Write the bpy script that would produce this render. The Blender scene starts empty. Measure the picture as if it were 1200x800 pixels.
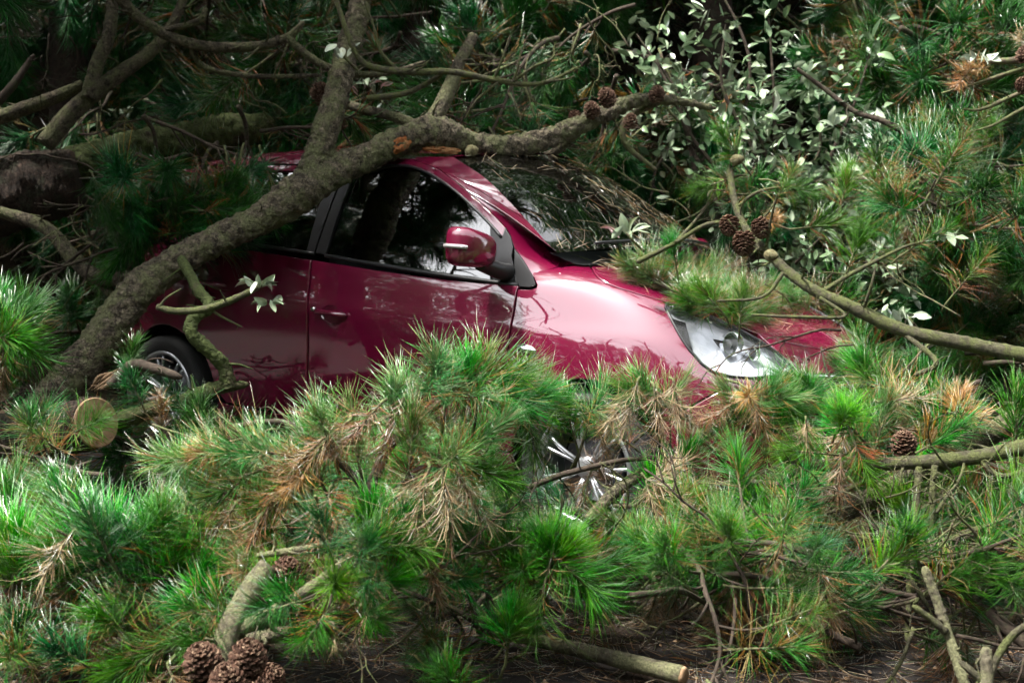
import bpy, math, random
import numpy as np
from mathutils import Vector, Matrix, noise
from mathutils.geometry import delaunay_2d_cdt

# ------------------------------------------------------------------ camera, sky, sun, exposure
FOC = 1400.0                                     # focal length in pixels of the 1200 x 800 photograph
CAM = np.array([3.4845, -4.6096, 1.1442])
TGT = np.array([0.6868, -0.6, 0.6992])
ROLL = math.radians(2.53)
_f = TGT - CAM; _f /= np.linalg.norm(_f)
_r = np.cross(_f, [0, 0, 1]); _r /= np.linalg.norm(_r)
_u = np.cross(_r, _f)
CR = math.cos(ROLL) * _r + math.sin(ROLL) * _u
CU = -math.sin(ROLL) * _r + math.cos(ROLL) * _u
CF = _f
scene = bpy.context.scene
col = scene.collection
cd = bpy.data.cameras.new('camera'); cam = bpy.data.objects.new('camera', cd); col.objects.link(cam)
cam.matrix_world = Matrix(((CR[0], CU[0], -CF[0], CAM[0]), (CR[1], CU[1], -CF[1], CAM[1]), (CR[2], CU[2], -CF[2], CAM[2]), (0, 0, 0, 1)))
cd.sensor_width = 36; cd.lens = FOC / 1200 * 36; cd.clip_start = 0.05; cd.clip_end = 2000
cd.dof.use_dof = True; cd.dof.focus_distance = 3.8; cd.dof.aperture_fstop = 4.5
scene.camera = cam

SUN_EL, SUN_AZ = math.radians(64), math.radians(-42)      # azimuth measured from -Y (towards the camera side) to +X
sun_dir = Vector((math.sin(SUN_AZ) * math.cos(SUN_EL), -math.cos(SUN_AZ) * math.cos(SUN_EL), math.sin(SUN_EL)))
world = bpy.data.worlds.new('World'); scene.world = world; world.use_nodes = True
wn = world.node_tree.nodes; wl = world.node_tree.links
bg = wn['Background']
sky = wn.new('ShaderNodeTexSky'); sky.sky_type = 'NISHITA'; sky.sun_disc = False
sky.sun_elevation = SUN_EL; sky.sun_rotation = math.atan2(sun_dir.x, sun_dir.y)
sky.air_density = 1.0; sky.dust_density = 1.5; sky.ozone_density = 1.0
hs = wn.new('ShaderNodeHueSaturation'); hs.inputs['Saturation'].default_value = 0.10      # thin white overcast
wl.new(sky.outputs[0], hs.inputs['Color']); wl.new(hs.outputs[0], bg.inputs['Color'])
bg.inputs['Strength'].default_value = 0.15
sd = bpy.data.lights.new('sun', 'SUN'); sun = bpy.data.objects.new('sun', sd); col.objects.link(sun)
sd.energy = 3.4; sd.angle = math.radians(6); sd.color = (1.0, 0.955, 0.88)
sun.rotation_euler = (-sun_dir).to_track_quat('-Z', 'Y').to_euler()
vs = scene.view_settings
vs.view_transform = 'Standard'; vs.look = 'None'; vs.exposure = 2.25; vs.gamma = 1.0; vs.use_curve_mapping = False
scene.cycles.use_adaptive_sampling = True; scene.cycles.adaptive_threshold = .03
scene.cycles.max_bounces = 5; scene.cycles.diffuse_bounces = 1; scene.cycles.glossy_bounces = 3
scene.cycles.transmission_bounces = 6; scene.cycles.transparent_max_bounces = 8
scene.cycles.use_denoising = True
try: scene.cycles.denoiser = 'OPENIMAGEDENOISE'
except Exception: pass

# ------------------------------------------------------------------ helpers
rnd = random.Random(7)
def at(px, py, d):
    """point at forward distance d (metres) on the ray through photo pixel px, py"""
    return CAM + d * (CF + CR * ((px - 600) / FOC) - CU * ((py - 400) / FOC))
def at_y(px, py, y):
    dr = CF + CR * ((px - 600) / FOC) - CU * ((py - 400) / FOC)
    return CAM + dr * ((y - CAM[1]) / dr[1])
def at_z(px, py, z):
    dr = CF + CR * ((px - 600) / FOC) - CU * ((py - 400) / FOC)
    return CAM + dr * ((z - CAM[2]) / dr[2])
def to_px(P):
    q = np.asarray(P) - CAM
    z = q @ CF
    return np.stack([600 + FOC * (q @ CR) / z, 400 - FOC * (q @ CU) / z, z], -1)
def tag(o, label=None, cat=None, group=None, kind=None):
    if label: o['label'] = label
    if cat: o['category'] = cat
    if group: o['group'] = group
    if kind: o['kind'] = kind
    return o
def empty(name, loc=(0, 0, 0), label=None, cat=None, group=None):
    o = bpy.data.objects.new(name, None); col.objects.link(o); o.location = loc
    o.empty_display_size = 0.1
    return tag(o, label, cat, group)
def link_mesh(name, me, parent=None, keep=True):
    o = bpy.data.objects.new(name, me); col.objects.link(o)
    if parent:
        o.parent = parent
        if keep:
            l = Vector(parent.location); p = parent.parent
            while p: l += Vector(p.location); p = p.parent
            o.location = -l
    return o
def mesh_np(name, V, F, mats, smooth=True, colors=None, fmat=None, normals=None):
    """V (n,3); F list of tuples or (m,3)/(m,4) int arrays"""
    me = bpy.data.meshes.new(name)
    V = np.asarray(V, dtype=np.float32)
    if isinstance(F, np.ndarray): F = F.tolist()
    me.from_pydata(V.tolist(), [], F)
    if not isinstance(mats, (list, tuple)): mats = [mats]
    for m in mats: me.materials.append(m)
    if smooth is not None:
        me.polygons.foreach_set('use_smooth', np.full(len(me.polygons), bool(smooth)))
    if fmat is not None: me.polygons.foreach_set('material_index', np.asarray(fmat, dtype=np.int32))
    if colors is not None:
        a = me.color_attributes.new('col', 'FLOAT_COLOR', 'POINT')
        c4 = np.ones((len(V), 4), np.float32); c4[:, :3] = colors
        a.data.foreach_set('color', c4.ravel())
    if normals is not None: me.normals_split_custom_set_from_vertices(np.asarray(normals, dtype=np.float32).tolist())
    me.update()
    return me
class MB:
    """collects shapes into one mesh"""
    def __init__(s): s.V = []; s.F = []; s.M = []; s.n = 0
    def add(s, V, F, m=0):
        V = np.asarray(V, float).reshape(-1, 3)
        s.V.append(V); s.F += [tuple(int(i) + s.n for i in f) for f in F]; s.M += [m] * len(F); s.n += len(V)
    def box(s, lo, hi, m=0):
        x0, y0, z0 = lo; x1, y1, z1 = hi
        V = [(x0,y0,z0),(x1,y0,z0),(x1,y1,z0),(x0,y1,z0),(x0,y0,z1),(x1,y0,z1),(x1,y1,z1),(x0,y1,z1)]
        s.add(V, [(3,2,1,0),(4,5,6,7),(0,1,5,4),(1,2,6,5),(2,3,7,6),(3,0,4,7)], m)
    def tube(s, pts, rad, sides=10, m=0, caps=True, rough=0.0, seed=0, freq=7.0, plates=0.0):
        V, F = tube_arrays(pts, rad, sides, caps, rough, seed, freq, plates); s.add(V, F, m)
    def lathe(s, prof, axis_o, ax, n=24, m=0, close=False):
        """prof list of (r, h); axis origin, axis direction"""
        ax = Vector(ax).normalized(); a = ax.orthogonal().normalized(); b = ax.cross(a)
        V = []; F = []
        for r, h in prof:
            for k in range(n):
                t = 2 * math.pi * k / n
                V.append(tuple(Vector(axis_o) + ax * h + a * (r * math.cos(t)) + b * (r * math.sin(t))))
        for i in range(len(prof) - 1):
            for k in range(n):
                k2 = (k + 1) % n
                F.append((i*n+k, i*n+k2, (i+1)*n+k2, (i+1)*n+k))
        s.add(V, F, m)
    def mesh(s, name, mats, smooth=True): return mesh_np(name, np.concatenate(s.V), s.F, mats, smooth, fmat=s.M)
    def build(s, name, mats, parent=None, smooth=True): return link_mesh(name, s.mesh(name, mats, smooth), parent)
def catmull(P, n):
    """resample the control rows P (k,c) to n rows with a Catmull-Rom curve"""
    P = np.asarray(P, float)
    Q = np.vstack([2*P[0]-P[1], P, 2*P[-1]-P[-2]])
    t = np.linspace(0, len(P) - 1, n); i = np.minimum(t.astype(int), len(P) - 2); s = (t - i)[:, None]
    a, b, c, d = Q[i], Q[i+1], Q[i+2], Q[i+3]
    return 0.5*((2*b)+(-a+c)*s+(2*a-5*b+4*c-d)*s*s+(-a+3*b-3*c+d)*s**3)
def tube_arrays(pts, rad, sides=10, caps=True, rough=0.0, seed=0, freq=7.0, plates=0.0):
    P = np.asarray(pts, float); n = len(P); R = np.broadcast_to(np.asarray(rad, float), (n,))
    T = np.gradient(P, axis=0); T /= np.linalg.norm(T, axis=1)[:, None] + 1e-9
    a = np.cross(T[0], [0, 0, 1.0]);
    if np.linalg.norm(a) < .1: a = np.cross(T[0], [1.0, 0, 0])
    a /= np.linalg.norm(a); V = np.zeros((n, sides, 3)); th = np.arange(sides) * 2 * math.pi / sides
    for i in range(n):
        a = a - T[i] * (a @ T[i]); a /= np.linalg.norm(a); b = np.cross(T[i], a)
        rr = np.full(sides, R[i])
        if rough:
            for k in range(sides):
                d = a * math.cos(th[k]) + b * math.sin(th[k])
                q = P[i] + d * R[i]
                s1 = noise.noise(Vector((q * freq + seed).tolist()))
                s2 = noise.noise(Vector((q * freq * 4.1 + seed * 2 + 9).tolist()))
                rr[k] *= 1 + rough * (s1 * .7 + s2 * .5)
                if plates:
                    e = noise.voronoi(Vector((q * 25 + seed).tolist()))[0]; rr[k] += plates * (min(1, (e[1] - e[0]) * 3.2) - .6 + s2 * .5)
        V[i] = P[i] + np.outer(np.cos(th) * rr, a) + np.outer(np.sin(th) * rr, b)
    F = []
    for i in range(n - 1):
        for k in range(sides):
            k2 = (k + 1) % sides
            F.append((i*sides+k, i*sides+k2, (i+1)*sides+k2, (i+1)*sides+k))
    V = V.reshape(-1, 3)
    if caps:
        V = np.vstack([V, P[0], P[-1]]); c0, c1 = n*sides, n*sides+1
        for k in range(sides):
            k2 = (k + 1) % sides
            F.append((c0, k2, k)); F.append((c1, (n-1)*sides+k, (n-1)*sides+k2))
    return V, F

# ------------------------------------------------------------------ materials
def mat(name, base=(.5,.5,.5), rough=.5, metal=0.0, spec=.5, coat=0.0):
    m = bpy.data.materials.new(name); m.use_nodes = True
    b = m.node_tree.nodes['Principled BSDF']
    b.inputs['Base Color'].default_value = (*base, 1); b.inputs['Roughness'].default_value = rough
    b.inputs['Metallic'].default_value = metal; b.inputs['Specular IOR Level'].default_value = spec
    b.inputs['Coat Weight'].default_value = coat; b.inputs['Coat Roughness'].default_value = .03
    return m
def N(m, t, **kw):
    n = m.node_tree.nodes.new(t)
    for k, v in kw.items(): setattr(n, k, v)
    return n
def L(m, a, b): m.node_tree.links.new(a, b)
def ramp(m, stops):
    r = N(m, 'ShaderNodeValToRGB'); cr = r.color_ramp
    while len(cr.elements) < len(stops): cr.elements.new(.5)
    for e, (p, c) in zip(cr.elements, stops): e.position = p; e.color = (*c, 1)
    return r
def noise_tex(m, scale, detail=5, rough=.6, coord=None, dist=0.0):
    n = N(m, 'ShaderNodeTexNoise'); n.inputs['Scale'].default_value = scale; n.inputs['Detail'].default_value = detail
    n.inputs['Roughness'].default_value = rough; n.inputs['Distortion'].default_value = dist
    if coord is not None: L(m, coord, n.inputs['Vector'])
    return n
def geo_pos(m):
    return N(m, 'ShaderNodeNewGeometry').outputs['Position']
def mix_rgb(m, fac, a, b, mode='MIX'):
    x = N(m, 'ShaderNodeMix', data_type='RGBA', blend_type=mode)
    for s, v in ((0, fac), (6, a), (7, b)):
        if hasattr(v, 'is_linked') or hasattr(v, 'links'): L(m, v, x.inputs[s])
        else: x.inputs[s].default_value = v if s == 0 else (*v, 1)
    return x.outputs[2]
def bsdf(m): return m.node_tree.nodes['Principled BSDF']

def make_paint():
    m = mat('wine_red_paint', (.105, .0001, .020), .45, .0, .15, 1.0)
    b = bsdf(m); b.inputs['Coat Roughness'].default_value = .025; b.inputs['Coat IOR'].default_value = 2.1
    p = geo_pos(m)
    d = noise_tex(m, 5, 6, .7, p); r = ramp(m, [(.48, (.012,)*3), (.85, (.05,)*3)])      # dust film dulls the coat
    L(m, d.outputs[0], r.inputs[0]); L(m, r.outputs[0], b.inputs['Coat Roughness'])
    s = noise_tex(m, 210, 2, .5, p); r2 = ramp(m, [(.72, (.105, .0001, .020)), (.84, (.13, .02, .03))])
    L(m, s.outputs[0], r2.inputs[0]); L(m, r2.outputs[0], b.inputs['Base Color'])
    return m
def make_glass(name, tint, gl=1.0, ior=2.5):
    m = bpy.data.materials.new(name); m.use_nodes = True; nt = m.node_tree; nt.nodes.clear()
    o = N(m, 'ShaderNodeOutputMaterial'); tr = N(m, 'ShaderNodeBsdfTransparent'); tr.inputs[0].default_value = (*tint, 1)
    g = N(m, 'ShaderNodeBsdfGlossy'); g.inputs['Roughness'].default_value = .015; g.inputs['Color'].default_value = (gl, gl, gl, 1)
    fr = N(m, 'ShaderNodeFresnel'); fr.inputs[0].default_value = ior; mx = N(m, 'ShaderNodeMixShader')
    ge = N(m, 'ShaderNodeNewGeometry'); iv = N(m, 'ShaderNodeMath', operation='SUBTRACT'); iv.inputs[0].default_value = 1; L(m, ge.outputs['Backfacing'], iv.inputs[1])
    mu = N(m, 'ShaderNodeMath', operation='MULTIPLY'); L(m, fr.outputs[0], mu.inputs[0]); L(m, iv.outputs[0], mu.inputs[1]); L(m, mu.outputs[0], mx.inputs[0]); L(m, tr.outputs[0], mx.inputs[1]); L(m, g.outputs[0], mx.inputs[2]); L(m, mx.outputs[0], o.inputs[0])
    return m
def make_dirty_glass():
    """windscreen: tinted glass under a film of grime and needle dust"""
    m = make_glass('dusty_windscreen', (.10, .12, .12)); o = [n for n in m.node_tree.nodes if n.type == 'OUTPUT_MATERIAL'][0]
    mx = [n for n in m.node_tree.nodes if n.type == 'MIX_SHADER'][0]
    df = N(m, 'ShaderNodeBsdfDiffuse'); df.inputs[0].default_value = (.03, .027, .022, 1)
    p = geo_pos(m); a = noise_tex(m, 60, 6, .75, p); r = ramp(m, [(.48, (.02,)*3), (.72, (.28,)*3)]); L(m, a.outputs[0], r.inputs[0])
    m2 = N(m, 'ShaderNodeMixShader'); L(m, r.outputs[0], m2.inputs[0]); L(m, mx.outputs[0], m2.inputs[1]); L(m, df.outputs[0], m2.inputs[2])
    L(m, m2.outputs[0], o.inputs[0])
    return m
PAINT = make_paint()
GLASS = make_glass('tinted_side_glass', (.16, .17, .17))
SCREEN = make_dirty_glass()
CLEAR = make_glass('clear_lamp_cover', (.95, .96, .98), 1.0, 1.55)
BLACK = mat('satin_black_trim', (.012, .012, .013), .38)
MATTE = mat('dark_underbody', (.006, .006, .006), .8, spec=.2)
RUBBER = mat('tyre_rubber', (.014, .014, .014), .75, spec=.3)
CHROME = mat('chrome', (.85, .86, .88), .07, 1.0)
ALLOY = mat('silver_alloy', (.42, .43, .45), .3, .85)
SEAT = mat('charcoal_seat_fabric', (.03, .03, .032), .85)
LAMPW = mat('lamp_reflector_white', (.62, .64, .67), .18, .45, .6)
AMBER = mat('clear_indicator_lens', (.40, .38, .38), .08, .3, coat=1)
# ------------------------------------------------------------------ the car (x forward, y left, z up; origin on the road between the axles)
# control net: rows = longitudinal feature lines (sill to bonnet centre), columns = stations tail to nose; y is half width
ST = {
 0: [(-1.66,.62,.30),(-1.52,.72,.20),(-1.2,.74,.18),(-.7,.755,.17),(-.2,.76,.17),(.35,.76,.17),(.82,.76,.17),(1.12,.76,.17),(1.42,.75,.18),(1.68,.69,.18),(1.83,.52,.18),(1.90,.26,.18),(1.92,0,.18)],
 1: [(-1.72,.66,.42),(-1.56,.76,.33),(-1.2,.80,.28),(-.7,.81,.27),(-.2,.815,.27),(.35,.815,.27),(.82,.815,.27),(1.12,.81,.28),(1.44,.80,.31),(1.72,.73,.32),(1.90,.54,.32),(1.97,.27,.32),(1.99,0,.32)],
 2: [(-1.74,.69,.55),(-1.58,.775,.50),(-1.2,.825,.47),(-.7,.825,.45),(-.2,.83,.45),(.35,.83,.45),(.82,.83,.45),(1.12,.83,.46),(1.44,.81,.48),(1.72,.725,.48),(1.89,.54,.48),(1.965,.27,.48),(1.985,0,.48)],
 3: [(-1.73,.70,.70),(-1.58,.785,.67),(-1.2,.835,.66),(-.7,.828,.64),(-.2,.83,.62),(.35,.83,.61),(.82,.83,.61),(1.12,.838,.66),(1.44,.80,.64),(1.70,.71,.62),(1.86,.54,.60),(1.94,.27,.59),(1.96,0,.59)],
 4: [(-1.70,.70,.86),(-1.56,.78,.85),(-1.2,.83,.84),(-.7,.832,.82),(-.2,.834,.795),(.35,.832,.775),(.82,.826,.765),(1.12,.815,.775),(1.42,.775,.76),(1.65,.68,.71),(1.80,.53,.675),(1.89,.27,.66),(1.91,0,.66)],
 5: [(-1.69,.69,.89),(-1.55,.77,.88),(-1.2,.82,.87),(-.7,.82,.85),(-.2,.82,.825),(.35,.817,.805),(.82,.81,.795),(1.12,.79,.815),(1.41,.755,.805),(1.61,.66,.755),(1.755,.52,.72),(1.85,.27,.70),(1.87,0,.70)],
 6: [(-1.66,.64,1.06),(-1.53,.735,1.06),(-1.2,.785,1.055),(-.7,.792,1.04),(-.2,.793,1.005),(.35,.79,.965),(.82,.785,.945),(1.12,.745,.955),(1.37,.70,.895),(1.55,.62,.835),(1.68,.49,.79),(1.78,.26,.765),(1.80,0,.765)],
 7: [(-1.64,.58,1.09),(-1.52,.68,1.09),(-1.2,.74,1.08),(-.7,.745,1.065),(-.2,.745,1.03),(.35,.745,.995),(.84,.725,1.03),(1.11,.68,1.020),(1.32,.635,.955),(1.47,.56,.895),(1.58,.44,.85),(1.67,.24,.825),(1.69,0,.825)],
 8: [(-1.62,.3,1.09),(-1.5,.4,1.09),(-1.2,.4,1.08),(-.7,.4,1.06),(-.2,.4,1.03),(.35,.4,1.0),(.92,.45,1.065),(1.10,.42,1.035),(1.25,.38,.985),(1.37,.33,.935),(1.46,.26,.895),(1.53,.15,.87),(1.56,0,.865)],
 9: [(-1.6,0,1.09),(-1.5,0,1.09),(-1.2,0,1.08),(-.7,0,1.06),(-.2,0,1.03),(.35,0,1.0),(.98,0,1.075),(1.10,0,1.05),(1.2,0,1.01),(1.28,0,.975),(1.34,0,.945),(1.39,0,.92),(1.42,0,.905)]}
NET = np.array([ST[k] for k in range(10)]); NET[8, 7:, 2] -= .018; NET[9, 7:, 2] -= .028
for _r in range(2, 8): NET[_r, 10] += (.02, .03, 0); NET[_r, 11] += (.04, .05, 0); NET[_r, 12] += (.05, 0, 0)                  # rows v, columns u
NET[:, :, 1] *= -1                                          # the side that faces the camera is -y
def bsp_basis(t, n):
    """uniform cubic B-spline weights over n control points, ends clamped by reflection; t in 0..n-1"""
    t = np.clip(np.asarray(t, float), 0, n - 1 - 1e-9); i = t.astype(int); s = t - i
    B = np.stack([(1-s)**3, 3*s**3-6*s**2+4, -3*s**3+3*s**2+3*s+1, s**3], -1) / 6
    W = np.zeros(t.shape + (n,)); r = np.arange(t.size)
    Wf = W.reshape(-1, n); Bf = B.reshape(-1, 4); fi = i.ravel()
    for k in range(4):
        j = fi - 1 + k
        lo = j < 0; hi = j > n - 1; mid = ~(lo | hi)
        np.add.at(Wf, (r[mid], j[mid]), Bf[mid, k])
        np.add.at(Wf, (r[lo], np.zeros(lo.sum(), int)), 2*Bf[lo, k]); np.add.at(Wf, (r[lo], np.ones(lo.sum(), int)), -Bf[lo, k])
        np.add.at(Wf, (r[hi], np.full(hi.sum(), n-1)), 2*Bf[hi, k]); np.add.at(Wf, (r[hi], np.full(hi.sum(), n-2)), -Bf[hi, k])
    return W
def S(u, v):
    u = np.atleast_1d(np.asarray(u, float)); v = np.atleast_1d(np.asarray(v, float))
    A = bsp_basis(v, 10); B = bsp_basis(u, 13)
    return np.einsum('pr,rcx,pc->px', A, NET, B)
def SN(u, v, e=.01):
    u = np.atleast_1d(np.asarray(u, float)); v = np.atleast_1d(np.asarray(v, float))
    du = S(np.minimum(u+e, 12), v) - S(np.maximum(u-e, 0), v); dv = S(u, np.minimum(v+e, 9)) - S(u, np.maximum(v-e, 0))
    n = np.cross(du, dv); n /= np.linalg.norm(n, axis=1)[:, None] + 1e-12
    return n
GU, GV = [g.ravel() for g in np.meshgrid(np.linspace(0, 12, 361), np.linspace(0, 9, 271), indexing='ij')]
GP = S(GU, GV); GPX = to_px(GP); GN = SN(GU, GV)
GFACE = ((CAM - GP) * GN).sum(1)
if np.median(GFACE[(GV < 6) & (GU < 8)]) < 0: GFACE = -GFACE; NSIGN = -1
else: NSIGN = 1
def inv(fun, target, mask):
    """(u, v) whose fun(u, v) lies nearest to target: grid start, then Newton steps"""
    F = CACHE[mask]; k = np.argmin(((F[2] - target)**2).sum(1)); u, v = F[0][k], F[1][k]
    for _ in range(4):
        e = .004; f0 = fun(np.array([u]), np.array([v]))[0]
        Ju = (fun(np.array([u+e]), np.array([v]))[0]-f0)/e; Jv = (fun(np.array([u]), np.array([v+e]))[0]-f0)/e
        J = np.stack([Ju, Jv], 1)
        if abs(np.linalg.det(J)) < 1e-9: break
        s = np.linalg.solve(J, target - f0); s = np.clip(s, -.1, .1); u = min(max(u+s[0], 0), 12); v = min(max(v+s[1], 0), 9)
    return (u, v)
_mpx = (GFACE > 0.02) & (GU > 5.2); _mxz = (GV < 6.7) & (GU < 9.5)
CACHE = {'px': (GU[_mpx], GV[_mpx], GPX[_mpx][:, :2]), 'xz': (GU[_mxz], GV[_mxz], GP[_mxz][:, [0, 2]])}
def uv_px(px, py): return inv(lambda u, v: to_px(S(u, v))[:, :2], np.array([px, py], float), 'px')
def uv_xz(x, z): return inv(lambda u, v: S(u, v)[:, [0, 2]], np.array([x, z], float), 'xz')
def densify(poly, step, closed=True):
    P = [np.asarray(p, float) for p in poly]; out = []
    m = len(P) if closed else len(P) - 1
    for i in range(m):
        a, b = P[i], P[(i+1) % len(P)]; k = max(1, int(np.ceil(np.linalg.norm((b-a)) / step)))
        for j in range(k): out.append(a + (b-a) * j / k)
    if not closed: out.append(P[-1])
    return np.array(out)
def cdt_panel(name, poly, surf, normal, scale, grid, mats, parent, gap=.0022, depth=.014, offset=0.0, mirror=False, both=False, lip=.0035):
    """a pressed panel: the region poly of the (a, b) domain laid on surf, its rim rolled over and turned in by depth"""
    P = np.asarray(poly, float)
    area = .5*np.sum(P[:, 0]*np.roll(P[:, 1], -1) - np.roll(P[:, 0], -1)*P[:, 1])
    if area < 0: P = P[::-1]
    sc = np.asarray(scale); Q = densify(P * sc, grid * .7)
    # shrink by the shut-line gap
    t = np.roll(Q, -1, 0) - np.roll(Q, 1, 0); t /= np.linalg.norm(t, axis=1)[:, None] + 1e-12
    nin = np.stack([-t[:, 1], t[:, 0]], 1); Q0 = Q + nin * gap; Q1 = Q + nin * (gap + lip)
    x0, y0 = Q1.min(0); x1, y1 = Q1.max(0)
    gx, gy = np.meshgrid(np.arange(x0 + grid/2, x1, grid), np.arange(y0 + grid/2, y1, grid)); G = np.stack([gx.ravel(), gy.ravel()], 1)
    # keep grid points inside and away from the rim
    ins = np.zeros(len(G), bool); a = Q1; b = np.roll(Q1, -1, 0)
    for k in range(len(a)):
        c = ((a[k, 1] > G[:, 1]) != (b[k, 1] > G[:, 1])); den = (b[k, 1] - a[k, 1]) or 1e-12
        ins ^= c & (G[:, 0] < (b[k, 0]-a[k, 0]) * (G[:, 1]-a[k, 1]) / den + a[k, 0])
    G = G[ins]
    if len(G):
        dm = np.min(np.linalg.norm(G[:, None] - Q1[None], axis=2), axis=1); G = G[dm > grid * .45]
    pts = np.vstack([Q1, G]); nb = len(Q1)
    vo, eo, fo, *_ = delaunay_2d_cdt([Vector(p) for p in pts], [(i, (i+1) % nb) for i in range(nb)], [list(range(nb))], 1, 1e-7)
    D = np.array([v[:] for v in vo]) / sc; tris = [tuple(f) for f in fo]
    p3 = surf(D[:, 0], D[:, 1]); n3 = normal(D[:, 0], D[:, 1]); p3 = p3 + n3 * offset
    r = Q0 / sc; pr = surf(r[:, 0], r[:, 1]); nr = normal(r[:, 0], r[:, 1])
    i1 = Q1 / sc; p1 = surf(i1[:, 0], i1[:, 1]) + normal(i1[:, 0], i1[:, 1]) * offset
    rimA = p1; out = pr - p1; out /= np.linalg.norm(out, axis=1)[:, None] + 1e-12
    rimB = pr + nr * (offset - lip * .8); rimC = pr + nr * (offset - depth)
    nb2 = len(rimA); n0 = len(p3)
    V = np.vstack([p3, rimA, rimB, rimB, rimC])
    nB = nr * .45 + out; nB /= np.linalg.norm(nB, axis=1)[:, None]
    NN = np.vstack([n3, nr, nB, out, out])
    F = []
    for t3 in tris:
        q = p3[list(t3)]; g = np.cross(q[1]-q[0], q[2]-q[0])
        F.append(t3 if g @ n3[t3[0]] > 0 else t3[::-1])
    for k in range(nb2):
        k2 = (k+1) % nb2; A, A2, B_, B2 = n0+k, n0+k2, n0+nb2+k, n0+nb2+k2; C, C2, E, E2 = n0+2*nb2+k, n0+2*nb2+k2, n0+3*nb2+k, n0+3*nb2+k2
        for f in ((A, A2, B2, B_), (C, C2, E2, E)):
            q = V[list(f)]; g = np.cross(q[1]-q[0], q[3]-q[0])
            F.append(f if g @ NN[f[0]] > 0 else f[::-1])
    if mirror or both:
        W = V * [1, -1, 1]; NW = NN * [1, -1, 1]; FW = [f[::-1] for f in F]
        if mirror: V, NN, F = W, NW, FW
        else: F = F + [tuple(i + len(V) for i in f) for f in FW]; V = np.vstack([V, W]); NN = np.vstack([NN, NW])
    me = mesh_np(name, V, F, mats, True, normals=NN)
    return link_mesh(name, me, parent)
def SNo(u, v): return SN(u, v) * NSIGN
def body_panel(name, poly, m=None, parent=None, grid=.022, **kw):
    return cdt_panel(name, poly, S, SNo, (.29, .125), grid, m or PAINT, parent, **kw)

CARL = Vector((0, 0, 0))
car = empty('hatchback_car', (0, 0, 0), 'wine red five-door hatchback car half buried under fallen pine boughs', 'car')
WF, WR, RW = (1.19, -.735, .275), (-1.225, -.735, .285), .285
def arc_xz(c, r, a0, a1, n=18): return [(c[0] + r*math.cos(math.radians(a)), c[2] + r*math.sin(math.radians(a))) for a in np.linspace(a0, a1, n)]

# seams, traced where the photograph shows them
hood_line = [uv_px(*p) for p in [(693, 306), (695, 316), (701, 325), (712, 332), (724, 337), (750, 345), (776, 352), (808, 361), (840, 373), (866, 382), (886, 390)]]
lamp_top = [uv_px(*p) for p in [(781, 356), (800, 359), (822, 366), (845, 376), (868, 387), (890, 399), (908, 411), (922, 423), (928, 430)]]
lamp_low = [uv_px(*p) for p in [(926, 436), (905, 441), (880, 443), (855, 441), (836, 436), (822, 426), (808, 410), (795, 390), (786, 373), (780, 361)]]
HL = hood_line[-1]
# where the bonnet's leading edge meets the grille on the centre line
nose_top = (12.0, 5.55)
lead = [(HL[0] + (12 - HL[0])*k, HL[1] + (nose_top[1] - HL[1])*(k**.8)) for k in np.linspace(.12, 1, 7)]
shut_f = [uv_xz(*p) for p in [(.825, .925), (.828, .85), (.828, .70), (.815, .55), (.795, .40), (.78, .262)]]
shut_b = [uv_xz(*p) for p in [(-.282, 1.0), (-.268, .9), (-.255, .75), (-.248, .6), (-.25, .40), (-.255, .262)]]
arch_f = [uv_xz(*p) for p in arc_xz(WF, .335, 2, 178)]
arch_r = [uv_xz(*p) for p in arc_xz(WR, .335, 2, 178)]
vb = lambda u: 6.02                                          # belt line row
def on_row(u0, u1, v, n): return [(u, v) for u in np.linspace(u0, u1, n)]
tri_low = [uv_px(*p) for p in [(600, 337), (610, 338.5), (621, 339), (628, 336.5)]]
tri_up = [uv_px(*p) for p in [(628.5, 334), (624, 322), (617, 309)]]
cowl_pts = [uv_px(*p) for p in [(632, 290), (650, 297), (670, 302)]]
fu = uv_xz(.815, .262); wa0 = arch_f[0]
lamp_corner = lamp_low[4]
bump_seam = [lamp_corner, uv_px(848, 455), uv_xz(1.52, .50)]
sill_v = 1.0
# front wing
wing = shut_f[:1] + tri_low[1:] + tri_up + cowl_pts + hood_line[:7] + [lamp_top[0]] + lamp_low[::-1][:6] + bump_seam[1:] + arch_f[0:] + [(uv_xz(.85, .275)[0], sill_v), (shut_f[-1][0], sill_v)] + shut_f[::-1][1:-1]
for mir in (False, True):
    o = body_panel('front_wing', wing, parent=car, mirror=mir)
# bonnet
u_c = cowl_pts[-1][0]
hood = hood_line + lead + [(12, 7), (12, 8), (12, 8.95)] + [(u, 8.96) for u in np.linspace(11.5, 6.55, 8)] + [(6.35, 8.2), (6.3, 7.7), cowl_pts[-1]]
body_panel('bonnet', hood, parent=car, both=True, grid=.026)
# bumper
bump = [uv_xz(1.52, .50), uv_px(848, 455), lamp_corner] + lamp_low[:4][::-1] + [lamp_top[-1], lamp_top[-2]] + [(HL[0]+.02, HL[1]-.03)] + lead
grille_top = 4.6
bump = bump[:]
bump += [(12, 4.35), (10.9, 4.3), (10.5, 4.05), (10.9, 3.75), (12, 3.7), (12, 2.9), (11.0, 2.85), (10.5, 2.5), (10.35, 1.9), (10.6, 1.3), (12, 1.2), (12, .3), (11, .3), (10, .35), (9.2, .6)]
bump += [uv_xz(1.53, .33)]
body_panel('front_bumper', bump, parent=car, both=True)
gr = [(12, 3.72), (10.85, 3.78), (10.45, 4.05), (10.85, 4.33), (12, 4.38)]
body_panel('upper_grille', gr, m=BLACK, parent=car, both=True, offset=-.02)
gr2 = [(12, 1.18), (10.58, 1.28), (10.3, 1.9), (10.45, 2.52), (11.0, 2.88), (12, 2.92)]
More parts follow.
